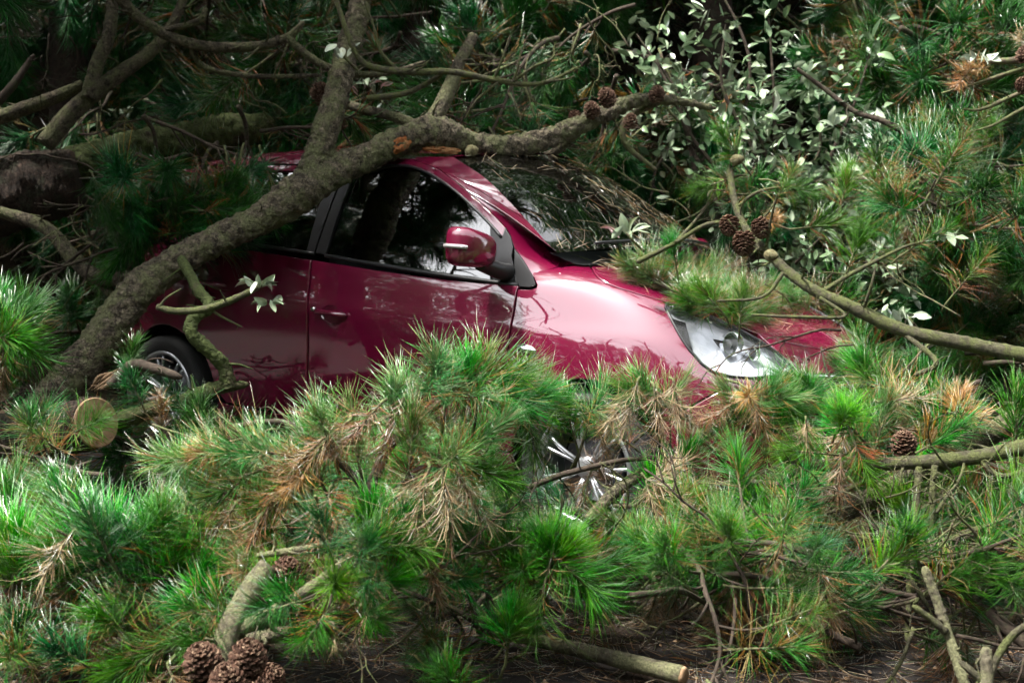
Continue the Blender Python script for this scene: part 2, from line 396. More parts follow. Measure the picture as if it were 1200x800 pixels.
body_panel('lower_grille', gr2, m=BLACK, parent=car, both=True, offset=-.03)
# doors below the glass
fd = on_row(shut_b[0][0], shut_f[0][0], 6.02, 16) + shut_f[1:] + on_row(shut_f[-1][0], shut_b[-1][0], 1.0, 14)[1:-1] + shut_b[::-1][:-1]
rr = [uv_xz(*p) for p in [(-1.06, 1.03), (-1.03, .9), (-.99, .78)]]
rd_arch = [uv_xz(*p) for p in arc_xz(WR, .36, 58, 10, 8)]
rd = on_row(rr[0][0], shut_b[0][0], 6.02, 12) + shut_b[1:] + on_row(shut_b[-1][0], uv_xz(-.80, .27)[0], 1.0, 10)[1:] + rd_arch[::-1] + rr[::-1][:-1]
doors = {}
for mir in (False, True):
    doors['f', mir] = body_panel('front_door', fd, parent=car, mirror=mir)
    doors['r', mir] = body_panel('rear_door', rd, parent=car, mirror=mir)
    q = [(0.02, 6.3), (rr[0][0], 6.3), rr[0], rr[1], rr[2]] + rd_arch[:3] + arch_r[6:] + [(uv_xz(-1.57, .35)[0], 1.0), (.3, .9), (.02, 1.2)]
    body_panel('rear_wing', q, parent=car, mirror=mir)
    body_panel('sill', on_row(uv_xz(-.87, .27)[0], uv_xz(.85, .26)[0], .97, 16) + on_row(uv_xz(.85, .26)[0], uv_xz(-.87, .27)[0], .15, 10), parent=car, mirror=mir)
# ------------------------------------------------------------------ greenhouse: sides lean in above the belt
def Gs(x, z):
    x = np.asarray(x, float); z = np.asarray(z, float)
    yb = .79 - .06 * np.clip((-x - .9) / .8, 0, 1)**2 - .05 * np.clip((x - .3) / .6, 0, 1)**2
    h = z - .95
    return np.stack([x, -(yb - .27 * h - .22 * h * h), z], -1)
def GsN(x, z):
    e = .004; a = Gs(x + e, z) - Gs(x - e, z); b = Gs(x, z + e) - Gs(x, z - e); n = np.cross(a, b)
    n /= np.linalg.norm(n, axis=1)[:, None]; return n * np.where(n[:, 1:2] > 0, -1, 1)
def g_px(px, py):
    y = -.72
    for _ in range(12):
        p = at_y(px, py, y); y = float(Gs(p[0], p[2])[1])
    return (p[0], p[2])
def side_panel(name, poly, m, parent, grid=.03, **kw): return cdt_panel(name, poly, Gs, GsN, (1, 1), grid, m, parent, **kw)
beltz = lambda x: float(np.interp(x, [-1.66, -1.2, -.7, -.28, .35, .82], [1.055, 1.05, 1.035, 1.008, .962, .935]))
dlo_front_top = [g_px(*p) for p in [(437, 201), (452, 196), (467, 194), (480, 195), (492, 198.5), (508, 206), (524, 216.5), (540, 229), (556, 244), (574, 262), (588, 278)]]
shut_top = [g_px(*p) for p in [(437, 192), (452, 188), (468, 186), (482, 186.5), (494, 190), (512, 197), (528, 208), (546, 222), (565, 239), (580, 253), (592, 266), (599, 277), (602, 289)]]
bt = g_px(412, 213); bb = g_px(383, 296)
xb = lambda z: bb[0] + (bt[0] - bb[0]) * (z - bb[1]) / (bt[1] - bb[1])
rooftop = 1.418
# front door glass
wtop = [(xb(1.385), 1.385)] + dlo_front_top[:-1]
wfront = g_px(576, 314)
glass_f = [(xb(beltz(bb[0]) + .008), beltz(bb[0]) + .008), (xb(1.25), 1.25)] + wtop + [(dlo_front_top[-2][0] + .004, dlo_front_top[-2][1] - .02), (wfront[0] + .02, beltz(wfront[0]) + .012)]
# body-coloured window frame of the front door
frame_f = [(p[0], p[1]) for p in [(xb(1.385) - .02, 1.40)]] + shut_top[:] + [(shut_f_x, beltz(shut_f_x) + .004) for shut_f_x in (.822,)]
inner = dlo_front_top[::-1]
fr_poly = [(xb(1.39) - .005, 1.412)] + shut_top[:-1] + inner[:-1] + [(xb(1.39) - .005, 1.392)]
# black sail in front of the glass on the door and fixed black corner on the wing
sail = [dlo_front_top[-1], dlo_front_top[-2], (wfront[0] + .02, beltz(wfront[0]) + .008), (.818, beltz(.82) - .004), (.822, .97), shut_top[-1], shut_top[-2], shut_top[-3]]
sail = [dlo_front_top[-2], (wfront[0] + .015, beltz(wfront[0]) + .006), (.815, beltz(.82) + .002), g_px(600, 300), shut_top[-1], shut_top[-2], shut_top[-3], dlo_front_top[-1]]
corner = [g_px(*p) for p in [(602.5, 291), (610, 300), (618, 312), (625, 324), (628.5, 334), (621, 337), (601, 336)]]
bpx = (bt[0] - bb[0])
def xr(z, k): return xb(z) - k                                # lines parallel to the pillar
pil_front = [(xb(beltz(-.25) + .004), beltz(-.25) + .004), (xb(1.39), 1.39), (xr(1.39, .062), 1.39), (xr(1.0, .066), beltz(-.3) + .004)]
pil_rear = [(xr(1.0, .070), beltz(-.31) + .004), (xr(1.39, .066), 1.39), (xr(1.38, .15), 1.38), (xr(1.0, .125), beltz(-.36) + .004)]
zr = 1.385
glass_r = [(xr(1.0, .13), beltz(-.36) + .008), (xr(1.38, .155), zr), (-.75, 1.375), (-.98, 1.34), (-1.07, 1.23), (-1.10, beltz(-1.1) + .008)]
glass_q = [(-1.14, beltz(-1.15) + .02), (-1.11, 1.22), (-1.04, 1.33), (-1.28, 1.24), (-1.40, beltz(-1.4) + .03)]
rear_frame = [(xr(1.39, .066), 1.412), (xr(1.39, .07), 1.39), (-.75, 1.38), (-.985, 1.345), (-1.075, 1.235), (-1.105, beltz(-1.1)), (-1.135, beltz(-1.1)), (-1.105, 1.24), (-1.02, 1.365), (-.75, 1.412)]
cpillar = [(-1.02, 1.368), (-1.11, 1.24), (-1.138, beltz(-1.1)), (-1.62, 1.05), (-1.66, 1.09), (-1.62, 1.18), (-1.50, 1.30), (-1.36, 1.40), (-.75, 1.414)]
for mir in (False, True):
    dp, rp = doors['f', mir], doors['r', mir]
    side_panel('side_window', glass_f, GLASS, dp, mirror=mir, offset=-.008, gap=0, depth=.004, lip=.001)
    side_panel('window_frame', fr_poly, PAINT, dp, mirror=mir, grid=.02, gap=.001)
    side_panel('mirror_sail', sail, BLACK, dp, mirror=mir, gap=.001, offset=.002)
    side_panel('corner_trim', corner, BLACK, car, mirror=mir, gap=.001, grid=.02)
    side_panel('pillar_trim', pil_front, BLACK, dp, mirror=mir, offset=.004)
    side_panel('pillar_trim', pil_rear, BLACK, rp, mirror=mir, offset=.003)
    side_panel('side_window', glass_r, GLASS, rp, mirror=mir, offset=-.008, gap=0, depth=.004, lip=.001)
    side_panel('window_frame', rear_frame, PAINT, rp, mirror=mir, grid=.02, gap=.001)
    side_panel('quarter_panel', cpillar, PAINT, car, mirror=mir, grid=.03, gap=.001)
    sg = -1 if not mir else 1
    # rubber belt strip and the thin seal round the front glass
    for parent, x0, x1 in ((dp, xb(1.0), .815), (rp, -1.10, xr(1.0, .07))):
        xs = np.linspace(x0, x1, 24); b = MB()
        P = np.array([Gs(x, beltz(x) + .004) for x in xs]); P[:, 1] = np.abs(P[:, 1]) * sg + sg * .003
        b.tube(P, .0085, 8); b.build('belt_strip', BLACK, parent)
    P = np.array([Gs(p[0], p[1]) for p in [(xb(1.25), 1.25), (xb(1.36), 1.36), (xb(1.385) + .02, 1.388)] + dlo_front_top]); P = catmull(P, 60); P[:, 1] = np.abs(P[:, 1]) * sg + sg * .002
    b = MB(); b.tube(P, .0065, 8); b.build('window_seal', BLACK, dp)
# pillar strip from the door opening over to the windscreen and roof edge
ws_px = [(531, 184, .515), (550, 196, .535), (569, 209, .555), (586, 225, .58), (602, 241.5, .605), (617, 258, .63), (629, 271, .65), (641, 285, .672), (652, 295, .69)]
ws_edge = np.array([at_y(a, b, -y) for a, b, y in ws_px])
n_ws = 24
wsE = catmull(ws_edge[::-1], n_ws)                            # bottom to top
roofE = np.array([ws_edge[0], (0.06, -.53, 1.462), (-.3, -.545, 1.485), (-.75, -.54, 1.478), (-1.2, -.515, 1.44), (-1.45, -.49, 1.395)])
roofE_d = catmull(roofE, 30)
st3 = np.array([Gs(*p) for p in shut_top[::-1]])
pil_in = np.vstack([Gs(*corner[3]), Gs(*corner[2]), Gs(*corner[1]), st3, Gs(.05, 1.414), Gs(-.3, 1.415), Gs(-.75, 1.416), Gs(-1.2, 1.408), Gs(-1.36, 1.40)])
_b = uv_px(672, 304); _b2 = uv_px(660, 312); pil_out = np.vstack([S(*_b2)[0] + SNo(*_b2)[0]*.003, S(*_b)[0] + SNo(*_b)[0]*.003, wsE, roofE_d[1:]])
def arclen(P): s = np.r_[0, np.cumsum(np.linalg.norm(np.diff(P, axis=0), axis=1))]; return s / s[-1]
def resamp(P, t): s = arclen(P); return np.stack([np.interp(t, s, P[:, k]) for k in range(3)], -1)
NT = 90; tt = np.linspace(0, 1, NT)
pil_in = catmull(pil_in, 160)
# match by x so the strip's rungs run square across it
def by_x(P, xs): o = np.argsort(P[:, 0]); return np.stack([np.interp(xs, P[o, 0], P[o, k]) for k in range(3)], -1)
A = resamp(pil_in, tt); Bp = resamp(pil_out, tt)
def strip(name, A, B, bulge, nrow, m, parent, mir, out):
    rows = []
    for k in range(nrow + 1):
        s = k / nrow; q = A * (1-s) + B * s; q = q + out * (bulge * 4 * s * (1-s)) ; rows.append(q)
    V = np.concatenate(rows); n = len(A)
    F = [(r*n+i, r*n+i+1, (r+1)*n+i+1, (r+1)*n+i) for r in range(nrow) for i in range(n-1)]
    if mir: V = V * [1, -1, 1]; F = [f[::-1] for f in F]
    return link_mesh(name, mesh_np(name, V, F, m), parent)
tang = np.gradient(A, axis=0); across = Bp - A; no = np.cross(tang, across); no /= np.linalg.norm(no, axis=1)[:, None] + 1e-9
no *= np.where(no[:, 1:2] > 0, -1, 1); no = np.where((no[:, 2:3] < 0) & (no[:, 1:2] > -.3), -no, no)
for mir in (False, True): strip('roof_pillar', A + no * .001, Bp, .012, 6, PAINT, car, mir, no)
# windscreen, roof, tailgate glass: lofted from edge to edge
def loft(name, E, bow, m, parent, n=24, thick=0, back=None):
    R = E; Lf = E * [1, -1, 1]; rows = []
    for k in range(n + 1):
        s = k / n; w = 4 * s * (1-s); q = R * (1-s) + Lf * s; q = q + bow * w; rows.append(q)
    V = np.concatenate(rows); c = len(E); F = [(r*c+i, (r+1)*c+i, (r+1)*c+i+1, r*c+i+1) for r in range(n) for i in range(c-1)]
    return link_mesh(name, mesh_np(name, V, F, m), parent)
tb = np.linspace(0, 1, n_ws)[:, None]
loft('windscreen', wsE * [1, .985, 1] + [-.004, 0, -.004], np.concatenate([.21 - .05*tb, 0*tb, .045 + .01*tb], 1), SCREEN, car)
tr_ = np.linspace(0, 1, 30)[:, None]
loft('roof', roofE_d, np.concatenate([.16*(1-tr_)**3, 0*tr_, .055 - .01*tr_], 1), PAINT, car)
tg = catmull(np.array([(-1.45, -.49, 1.395), (-1.52, -.50, 1.30), (-1.62, -.56, 1.10), (-1.66, -.60, 1.0)]), 14)
loft('rear_screen', tg, np.array([-.09, 0, 0]), GLASS, car)
tg2 = catmull(np.array([(-1.655, -.60, 1.0), (-1.69, -.64, .85), (-1.72, -.66, .6), (-1.66, -.62, .3)]), 14)
loft('tailgate', tg2, np.array([-.10, 0, 0]), PAINT, car)
# cowl panel: black plastic under the windscreen base
cw = np.array([wsE[0] + (-.03, 0, -.006), (.98, -.62, 1.035), (1.02, -.60, 1.03)])
cw = catmull(cw, 8); loft('cowl_panel', cw, np.array([.07, 0, .02]), BLACK, car)
# wipers
for y0, y1 in ((-.52, .02), (.05, .52)):
    b = MB(); P = []
    for s in np.linspace(0, 1, 12):
        y = y0 + (y1 - y0) * s; w = 1 - (y / .69)**2; P.append((.93 + .19 * w, y, 1.098 + .045 * w))
    b.tube(P, .007, 6); b.build('wiper', BLACK, car)
# dark core so nothing shines through the shut lines
b = MB(); b.box((-1.55, -.60, .20), (.45, .60, .62)); b.box((-1.50, -.66, .40), (.45, .66, .60)); b.box((.45, -.50, .2), (1.60, .50, .66)); b.build('floor_pan', MATTE, car, smooth=False)
for mir in (1, -1):
    b = MB(); P = [S(np.array([u]), np.array([v]))[0] for u in np.linspace(1.2, 8.6, 60) for v in (1.1, 3.0, 4.4, 5.8)]
    V = np.array(P); V[:, 1] += .03; V[:, 1] *= mir
    F = [(i*4+j, (i+1)*4+j, (i+1)*4+j+1, i*4+j+1) for i in range(59) for j in range(3)
         if not any((V[i*4+j][0]-c[0])**2 + (max(V[i*4+j][2], .0)-c[2])**2 < .40**2 or (V[i*4+j+1][0]-c[0])**2 + (V[i*4+j+1][2]-c[2])**2 < .40**2 for c in (WF, WR))]
    b.add(V, F); b.build('inner_side', MATTE, car)
    for c in (WF, WR):                                        # wheel arch liners
        b = MB(); n = 20; V = []
        for k in range(n + 1):
            a = math.radians(-8 + 196 * k / n)
            for y, r in ((.79, .345), (.775, .36), (.45, .36), (.45, .0)): V.append((c[0] + r*math.cos(a), -y*mir, c[2] + r*math.sin(a)))
        b.add(V, [(k*4+j, k*4+j+1, (k+1)*4+j+1, (k+1)*4+j) for k in range(n) for j in range(3)]); b.build('arch_liner', MATTE, car)
# wheels
def spoke_wheel(loc, mir):
    w = empty('wheel'); w.parent = car; w.location = loc
    s = -1 if loc[1] < 0 else 1
    ax = (0, s, 0)
    t = MB(); t.lathe([(.195, -.085), (.215, -.10), (.25, -.105), (.275, -.095), (.2845, -.07), (.286, -.03), (.2865, 0), (.286, .03), (.2845, .07), (.275, .092), (.25, .102), (.215, .094), (.198, .082)], (0,0,0), ax, 48)
    for k in range(3): t.lathe([(.2868, -.045 + .04*k), (.2868, -.037 + .04*k)], (0,0,0), ax, 48)
    link_mesh('tyre', t.mesh('tyre', RUBBER), w, keep=False)
    r = MB(); r.lathe([(.212, .088), (.206, .097), (.194, .092), (.188, .06), (.186, -.06), (.19, -.09)], (0,0,0), ax, 48)
    r.lathe([(0.001, .074), (.03, .072), (.045, .064), (.05, .045)], (0,0,0), ax, 20)
    for k in range(7):
        for dlt in (-.13, .13):                              # seven pairs of slim blades
            a0 = 2*math.pi*k/7; a1 = a0 + dlt; a0 += dlt*.55
            P = []
            for q in np.linspace(0, 1, 6):
                rr_ = .045 + (.192 - .045)*q; a = a0 + (a1-a0)*q; h = .058 + .016*math.sin(q*math.pi*.8) + .008*q
                P.append((rr_*math.cos(a), s*h, rr_*math.sin(a)))
            r.tube(P, np.linspace(.0085, .0075, 6), 6)
    link_mesh('rim', r.mesh('rim', ALLOY), w, keep=False)
    d = MB(); d.lathe([(.001, .01), (.13, .01), (.13, -.01)], (0,0,0), ax, 32); link_mesh('brake_disc', d.mesh('brake_disc', mat('brake_disc_steel', (.07, .07, .075), .45, .8)), w, keep=False)
    return w
for c in (WF, WR):
    for sgn in (1, -1): spoke_wheel((c[0], c[1]*sgn, c[2]), sgn)
# door handles: shell cup, lever, lock
def handle(parent, x, z, mir):
    u, v = uv_xz(x, z); p = S(u, v)[0]; n = SNo(u, v)[0]; sg = -1 if mir else 1
    tx = S(u + .05, v)[0] - S(u - .05, v)[0]; tx /= np.linalg.norm(tx); tz = np.cross(n, tx); tz *= np.sign(tz[2])
    def P(a, b_, c): q = p + tx*a + tz*b_ + n*c; return q * [1, sg, 1]
    b = MB(); V = []; n_ = 28; F = []
    for ring, (k, dp) in enumerate(((1.0, .0016), (.92, -.006), (.6, -.022), (.0, -.028))):   # dished cup
        for i in range(n_): a = 2*math.pi*i/n_; V.append(P(.060*k*math.cos(a), .040*k*math.sin(a), dp + .0045))
    for r_ in range(3):
        for i in range(n_): F.append((r_*n_+i, r_*n_+(i+1) % n_, (r_+1)*n_+(i+1) % n_, (r_+1)*n_+i))
    b.add(V, F); cup = b.build('handle_cup', PAINT, parent)
    b = MB(); pts = [P(-.085, .004, .004), P(-.075, .006, .020), P(-.05, .007, .030), P(0, .008, .033), P(.05, .007, .030), P(.075, .006, .018), P(.082, .004, .003)]
    b.tube(catmull(pts, 20), np.interp(np.linspace(0, 1, 20), [0, .2, .5, .8, 1], [.008, .0125, .014, .0125, .008]), 10); b.build('handle', PAINT, parent)
    b = MB(); b.lathe([(.001, .008), (.009, .0075), (.011, .002), (.011, -.004)], P(-.112, .012, 0), n*[1, sg, 1], 14); b.build('lock_cap', CHROME, parent)
for mir in (False, True):
    handle(doors['f', mir], -.107, .757, mir); handle(doors['r', mir], -.868, .835, mir)
# mirrors
for mir in (False, True):
    sg = 1 if mir else -1
    m_ = empty('door_mirror'); m_.parent = car; m_.location = (.70, sg*.93, 1.075)
    c0 = at_y(549, 291, -.945)
    m_.location = (c0[0], sg*abs(c0[1]), c0[2])
    # shell: rounded block, taller at the outer rear edge
    V = []; F = []; nu, nv = 24, 17
    for j in range(nv):
        ph = -math.pi/2 + math.pi*j/(nv-1)
        for i in range(nu):
            th = 2*math.pi*i/nu
            sx = lambda c, e: math.copysign(abs(c)**e, c)
            x = .070*sx(math.cos(ph), .55)*sx(math.cos(th), .62); y = .105*sx(math.cos(ph), .5)*sx(math.sin(th), .5); z = .072*sx(math.sin(ph), .5)
            z *= 1 + .10*(y/.1)*(1); z += .012*(y/.1); x = x*(1 - .35*max(0, y/.105)**2) + (-.03 if x < 0 else 0)*0
            if x > 0: x *= 1.25 - .9*(z/.08)**2*.3
            V.append((x, sg*y, z))
    for j in range(nv-1):
        for i in range(nu): F.append((j*nu+i, j*nu+(i+1) % nu, (j+1)*nu+(i+1) % nu, (j+1)*nu+i))
    link_mesh('mirror_shell', mesh_np('mirror_shell', V, F, PAINT), m_, keep=False)
    b = MB(); b.box((-.064, -.070, -.046), (-.056, .070, .046)); link_mesh('mirror_glass', b.mesh('mirror_glass', CHROME, False), m_, keep=False)
    b = MB(); b.tube(catmull([(.02, -sg*.05, -.055), (.03, -sg*.10, -.070), (.045, -sg*.155, -.085), (.05, -sg*.20, -.09)], 12), np.linspace(.030, .036, 12), 12)
    link_mesh('mirror_arm', b.mesh('mirror_arm', BLACK), m_, keep=False)
    b = MB(); P = []
    for k in range(12):
        y = .090 + .018*k/11; P.append((.080*(1 - .42*(y/.105)**4) - .075*max(0, (k-6)/5)**1.5, sg*y, .004 + .004*k/11))
    b.tube(P, .0085, 8); link_mesh('turn_signal', b.mesh('turn_signal', AMBER), m_, keep=False)
# side repeater on the wing
u, v = uv_px(616, 409); p = S(u, v)[0]; n = SNo(u, v)[0]
for sg in (1, -1):
    b = MB(); t1 = np.array([.96, 0, -.10]); t2 = np.cross(n, t1); V = []; F = []
    for k, h in ((1, .001), (.95, .007), (.7, .013), (.3, .016), (.0, .017)):
        for i in range(20): a = 2*math.pi*i/20; V.append((p + t1*.052*k*math.cos(a) + t2*.020*k*math.sin(a) + n*h)*[1, sg, 1])
    for r_ in range(4):
        for i in range(20): F.append((r_*20+i, r_*20+(i+1) % 20, (r_+1)*20+(i+1) % 20, (r_+1)*20+i))
    b.add(V, F); b.build('side_repeater', CHROME, car)
# headlamps
lamp_poly = lamp_top + lamp_low
LC = np.mean(np.array(lamp_poly), 0)
for mir in (False, True):
    sg = -1 if mir else 1
    h = empty('headlight'); h.parent = car
    body_panel('lens', lamp_poly, m=CLEAR, parent=h, mirror=mir, offset=.002, depth=.006, gap=.003, grid=.018)
    Pd = densify(np.array(lamp_poly + lamp_poly[:1]) * [.29, .125], .012, closed=False) / [.29, .125]
    E = S(Pd[:, 0], Pd[:, 1]) + SNo(Pd[:, 0], Pd[:, 1]) * .001; E *= [1, sg, 1]
    b = MB(); b.tube(E, .0055, 6, caps=False); b.build('lamp_surround', BLACK, h)
    # bowl: rim sinks 6 cm to a shrunken floor
    b = MB(); n_ = len(Pd); rows = []
    inw = np.array([-.55, .75, .02]); inw /= np.linalg.norm(inw)
    for k, dp in ((1.0, 0), (.93, .03), (.82, .055), (.55, .075), (.15, .08)):
        Q = LC + (Pd - LC)*k; rows.append((S(Q[:, 0], Q[:, 1]) + inw*dp - SNo(Q[:, 0], Q[:, 1])*.004) * [1, sg, 1])
    V = np.concatenate(rows); F = [(r_*n_+i, r_*n_+i+1, (r_+1)*n_+i+1, (r_+1)*n_+i) for r_ in range(4) for i in range(n_-1)]
    b.add(V, F); b.build('lamp_bowl', LAMPW, h)
    b = MB(); E2 = np.array([(S(LC[0] + (q[0]-LC[0])*.9, LC[1] + (q[1]-LC[1])*.86)[0] + inw*.028)*[1, sg, 1] for q in lamp_top]); b.tube(catmull(E2, 30), .013, 8); b.build('lamp_bezel', BLACK, h)
    for (a, c, rad, mm) in ((.46, .45, .046, CHROME), (.74, .50, .026, CHROME)):
        q = np.array(lamp_top[0])*(1-a) + np.array(lamp_low[0])*a; q2 = np.array(lamp_low[9])*(1-a) + np.array(lamp_low[2])*a
        uvq = lamp_poly[0]; Q = LC + (np.array(uv_px(815 + 90*a, 385 + 42*a)) - LC)
        o_ = (S(Q[0], Q[1])[0] + inw*.055)*[1, sg, 1]; dirn = np.array([.86, -.5*sg, .05])
        b = MB(); b.lathe([(rad, .035), (rad*.96, .036), (rad*.8, .0), (rad*.5, -.02), (.001, -.026)], o_, dirn, 24); b.build('reflector', mm, h)
        b = MB(); b.lathe([(rad*.35, -.02), (rad*.36, .0), (rad*.25, .012), (.001, .016)], o_, dirn, 16); b.build('bulb', AMBER, h)
# emblem bar and number-plate base on the nose
b = MB(); P = [S(u_, 4.02)[0] + SNo(u_, 4.02)[0]*.006 for u_ in np.linspace(10.55, 12, 16)]; P += [q*[1, -1, 1] for q in P[::-1]]
b.tube(P, .011, 8); b.build('grille_bar', CHROME, car)
# cabin
def seat(x, y):
    s_ = empty('seat'); s_.parent = car; s_.location = (x, y, .30)
    def cushion(name, lo, hi, tilt, org):
        b = MB(); V = []; F = []; nu, nv = 20, 11
        c = (np.array(lo)+np.array(hi))/2; h_ = (np.array(hi)-np.array(lo))/2
        sx = lambda q, e: math.copysign(abs(q)**e, q)
        for j in range(nv):
            ph = -math.pi/2 + math.pi*j/(nv-1)
            for i in range(nu):
                th = 2*math.pi*i/nu; p = c + h_*[sx(math.cos(ph), .4)*sx(math.cos(th), .4), sx(math.cos(ph), .4)*sx(math.sin(th), .4), sx(math.sin(ph), .4)]
                x_, z_ = p[0]-org[0], p[2]-org[1]; V.append((org[0]+x_*math.cos(tilt)+z_*math.sin(tilt), p[1], org[1]-x_*math.sin(tilt)+z_*math.cos(tilt)))
        for j in range(nv-1):
            for i in range(nu): F.append((j*nu+i, j*nu+(i+1) % nu, (j+1)*nu+(i+1) % nu, (j+1)*nu+i))
        b.add(V, F); link_mesh(name, b.mesh(name, SEAT), s_, keep=False)
    cushion('cushion', (-.24, -.24, .12), (.28, .24, .28), 0, (0, 0)); cushion('backrest', (-.30, -.24, .2), (-.16, .24, .80), -.30, (-.22, .2)); cushion('headrest', (-.29, -.13, .84), (-.19, .13, 1.04), -.30, (-.22, .2))
for x, y in ((.05, -.36), (.05, .36), (-.85, -.36), (-.85, .36)): seat(x, y)
b = MB(); b.tube([(.70 + .22*0, y, .93 - .06*abs(y)) for y in np.linspace(-.66, .66, 14)], .12, 14); b.build('dashboard', SEAT, car)
b = MB(); b.tube([(.50 + .07*math.sin(a), -.36 + .18*math.cos(a), .90 + .17*math.sin(a)) for a in np.linspace(0, 2*math.pi, 30)], .014, 8, caps=False)
b.tube([(.5, -.53, .9), (.52, -.36, .9), (.5, -.19, .9)], .016, 8); b.build('steering_wheel', BLACK, car)
# ------------------------------------------------------------------ plant materials
def leafy(name, transl=.3, rough=.42, spec=.5, vary=.25, hue=.03, sat=1.0):
    """vertex colours are the needle's own colour; each object is a little lighter or darker than the next"""
    m = mat(name, rough=rough, spec=spec); b = bsdf(m); o = [n for n in m.node_tree.nodes if n.type == 'OUTPUT_MATERIAL'][0]
    a = N(m, 'ShaderNodeAttribute', attribute_name='col'); oi = N(m, 'ShaderNodeObjectInfo')
    h = N(m, 'ShaderNodeHueSaturation'); h.inputs['Saturation'].default_value = sat; L(m, a.outputs['Color'], h.inputs['Color'])
    mr = N(m, 'ShaderNodeMapRange'); mr.inputs[3].default_value = 1 - vary; mr.inputs[4].default_value = 1 + vary
    L(m, oi.outputs['Random'], mr.inputs[0]); L(m, mr.outputs[0], h.inputs['Value'])
    mr2 = N(m, 'ShaderNodeMapRange'); mr2.inputs[3].default_value = .5 - hue; mr2.inputs[4].default_value = .5 + hue
    w = N(m, 'ShaderNodeMath', operation='FRACT'); x = N(m, 'ShaderNodeMath', operation='MULTIPLY'); x.inputs[1].default_value = 7.13
    L(m, oi.outputs['Random'], x.inputs[0]); L(m, x.outputs[0], w.inputs[0]); L(m, w.outputs[0], mr2.inputs[0]); L(m, mr2.outputs[0], h.inputs['Hue'])
    m.node_tree.nodes.remove(b); df = N(m, 'ShaderNodeBsdfDiffuse'); gl = N(m, 'ShaderNodeBsdfGlossy'); gl.inputs['Roughness'].default_value = rough; gl.inputs['Color'].default_value = (.8, .82, .78, 1)
    t = N(m, 'ShaderNodeBsdfTranslucent'); mx = N(m, 'ShaderNodeMixShader'); mx.inputs[0].default_value = transl
    L(m, h.outputs[0], df.inputs[0]); L(m, h.outputs[0], t.inputs[0]); L(m, df.outputs[0], mx.inputs[1]); L(m, t.outputs[0], mx.inputs[2])
    fr = N(m, 'ShaderNodeFresnel'); fr.inputs[0].default_value = 1.15 + .3 * spec; m2 = N(m, 'ShaderNodeMixShader'); L(m, fr.outputs[0], m2.inputs[0]); L(m, mx.outputs[0], m2.inputs[1]); L(m, gl.outputs[0], m2.inputs[2]); L(m, m2.outputs[0], o.inputs[0])
    return m
NEEDLE = leafy('pine_needles', .28, .38, .3, sat=1.12); DEAD = leafy('dead_pine_needles', .2, .6, .2, .22, .012); LEAF = leafy('broad_leaves', .05, .33, .6, .22, .012)
def bark(name, dark, light, lichen, amount, scale=26.0, bump=.6, plates=True):
    m = mat(name, rough=.88, spec=.25); b = bsdf(m)
    tc = N(m, 'ShaderNodeTexCoord').outputs['Object']
    n1 = noise_tex(m, scale, 8, .7, tc, .4); r1 = ramp(m, [(.33, dark), (.52, tuple((d + l) / 2 for d, l in zip(dark, light))), (.68, light)]); L(m, n1.outputs[0], r1.inputs[0])
    v = N(m, 'ShaderNodeTexVoronoi', feature='DISTANCE_TO_EDGE'); v.inputs['Scale'].default_value = scale * 1.9
    wv = noise_tex(m, scale * .8, 4, .6, tc); add = N(m, 'ShaderNodeVectorMath', operation='MULTIPLY_ADD')
    add.inputs[1].default_value = (.05,) * 3; L(m, wv.outputs['Color'], add.inputs[0]); L(m, tc, add.inputs[2]); L(m, add.outputs[0], v.inputs['Vector'])
    rv = ramp(m, [(.0, (.10,) * 3), (.11, (1,) * 3)]); L(m, v.outputs['Distance'], rv.inputs[0])
    c1 = mix_rgb(m, .75 if plates else .25, r1.outputs[0], rv.outputs[0], 'MULTIPLY')
    n2 = noise_tex(m, scale * .32, 7, .72, tc); r2 = ramp(m, [(.62 - amount * .35, (0,) * 3), (.70 - amount * .30, (1,) * 3)]); L(m, n2.outputs[0], r2.inputs[0])
    n3 = noise_tex(m, scale * 3.5, 3, .6, tc); r3 = ramp(m, [(.35, tuple(x * .45 for x in lichen)), (.65, lichen)]); L(m, n3.outputs[0], r3.inputs[0])
    L(m, mix_rgb(m, r2.outputs[0], c1, r3.outputs[0]), b.inputs['Base Color'])
    bp = N(m, 'ShaderNodeBump'); bp.inputs['Strength'].default_value = bump; bp.inputs['Distance'].default_value = .012
    hh = N(m, 'ShaderNodeMath', operation='ADD'); L(m, n1.outputs[0], hh.inputs[0]); mm = N(m, 'ShaderNodeMath', operation='MULTIPLY'); mm.inputs[1].default_value = .5 if plates else .15
    L(m, rv.outputs[0], mm.inputs[0]); L(m, mm.outputs[0], hh.inputs[1]); L(m, hh.outputs[0], bp.inputs['Height']); L(m, bp.outputs[0], b.inputs['Normal'])
    return m
BARK = bark('grey_green_pine_bark', (.016, .012, .008), (.21, .175, .12), (.15, .155, .075), .45, 34, 1.0)
MOSSY = bark('mossy_pine_bark', (.022, .016, .010), (.095, .072, .045), (.060, .078, .022), .78, 18)
OLDBARK = bark('rough_brown_pine_bark', (.012, .008, .006), (.075, .048, .034), (.05, .05, .03), .35, 30, 1.0)
TWIG = bark('twig_bark', (.035, .027, .018), (.15, .12, .08), (.13, .15, .06), .55, 60, .4, False)
DARKTWIG = bark('dark_twig_bark', (.018, .013, .010), (.075, .055, .040), (.06, .07, .03), .25, 60, .4, False)
LICHEN = bark('lichen_grey_bark', (.03, .026, .016), (.20, .175, .12), (.21, .21, .11), .55, 60, 1.0, False)
GREENTWIG = bark('green_lichen_twig', (.022, .020, .010), (.13, .12, .075), (.115, .130, .045), .5, 70, .9, False)
TORN = bark('torn_orange_wood', (.16, .05, .015), (.45, .17, .055), (.40, .22, .10), .3, 34, .8, False)
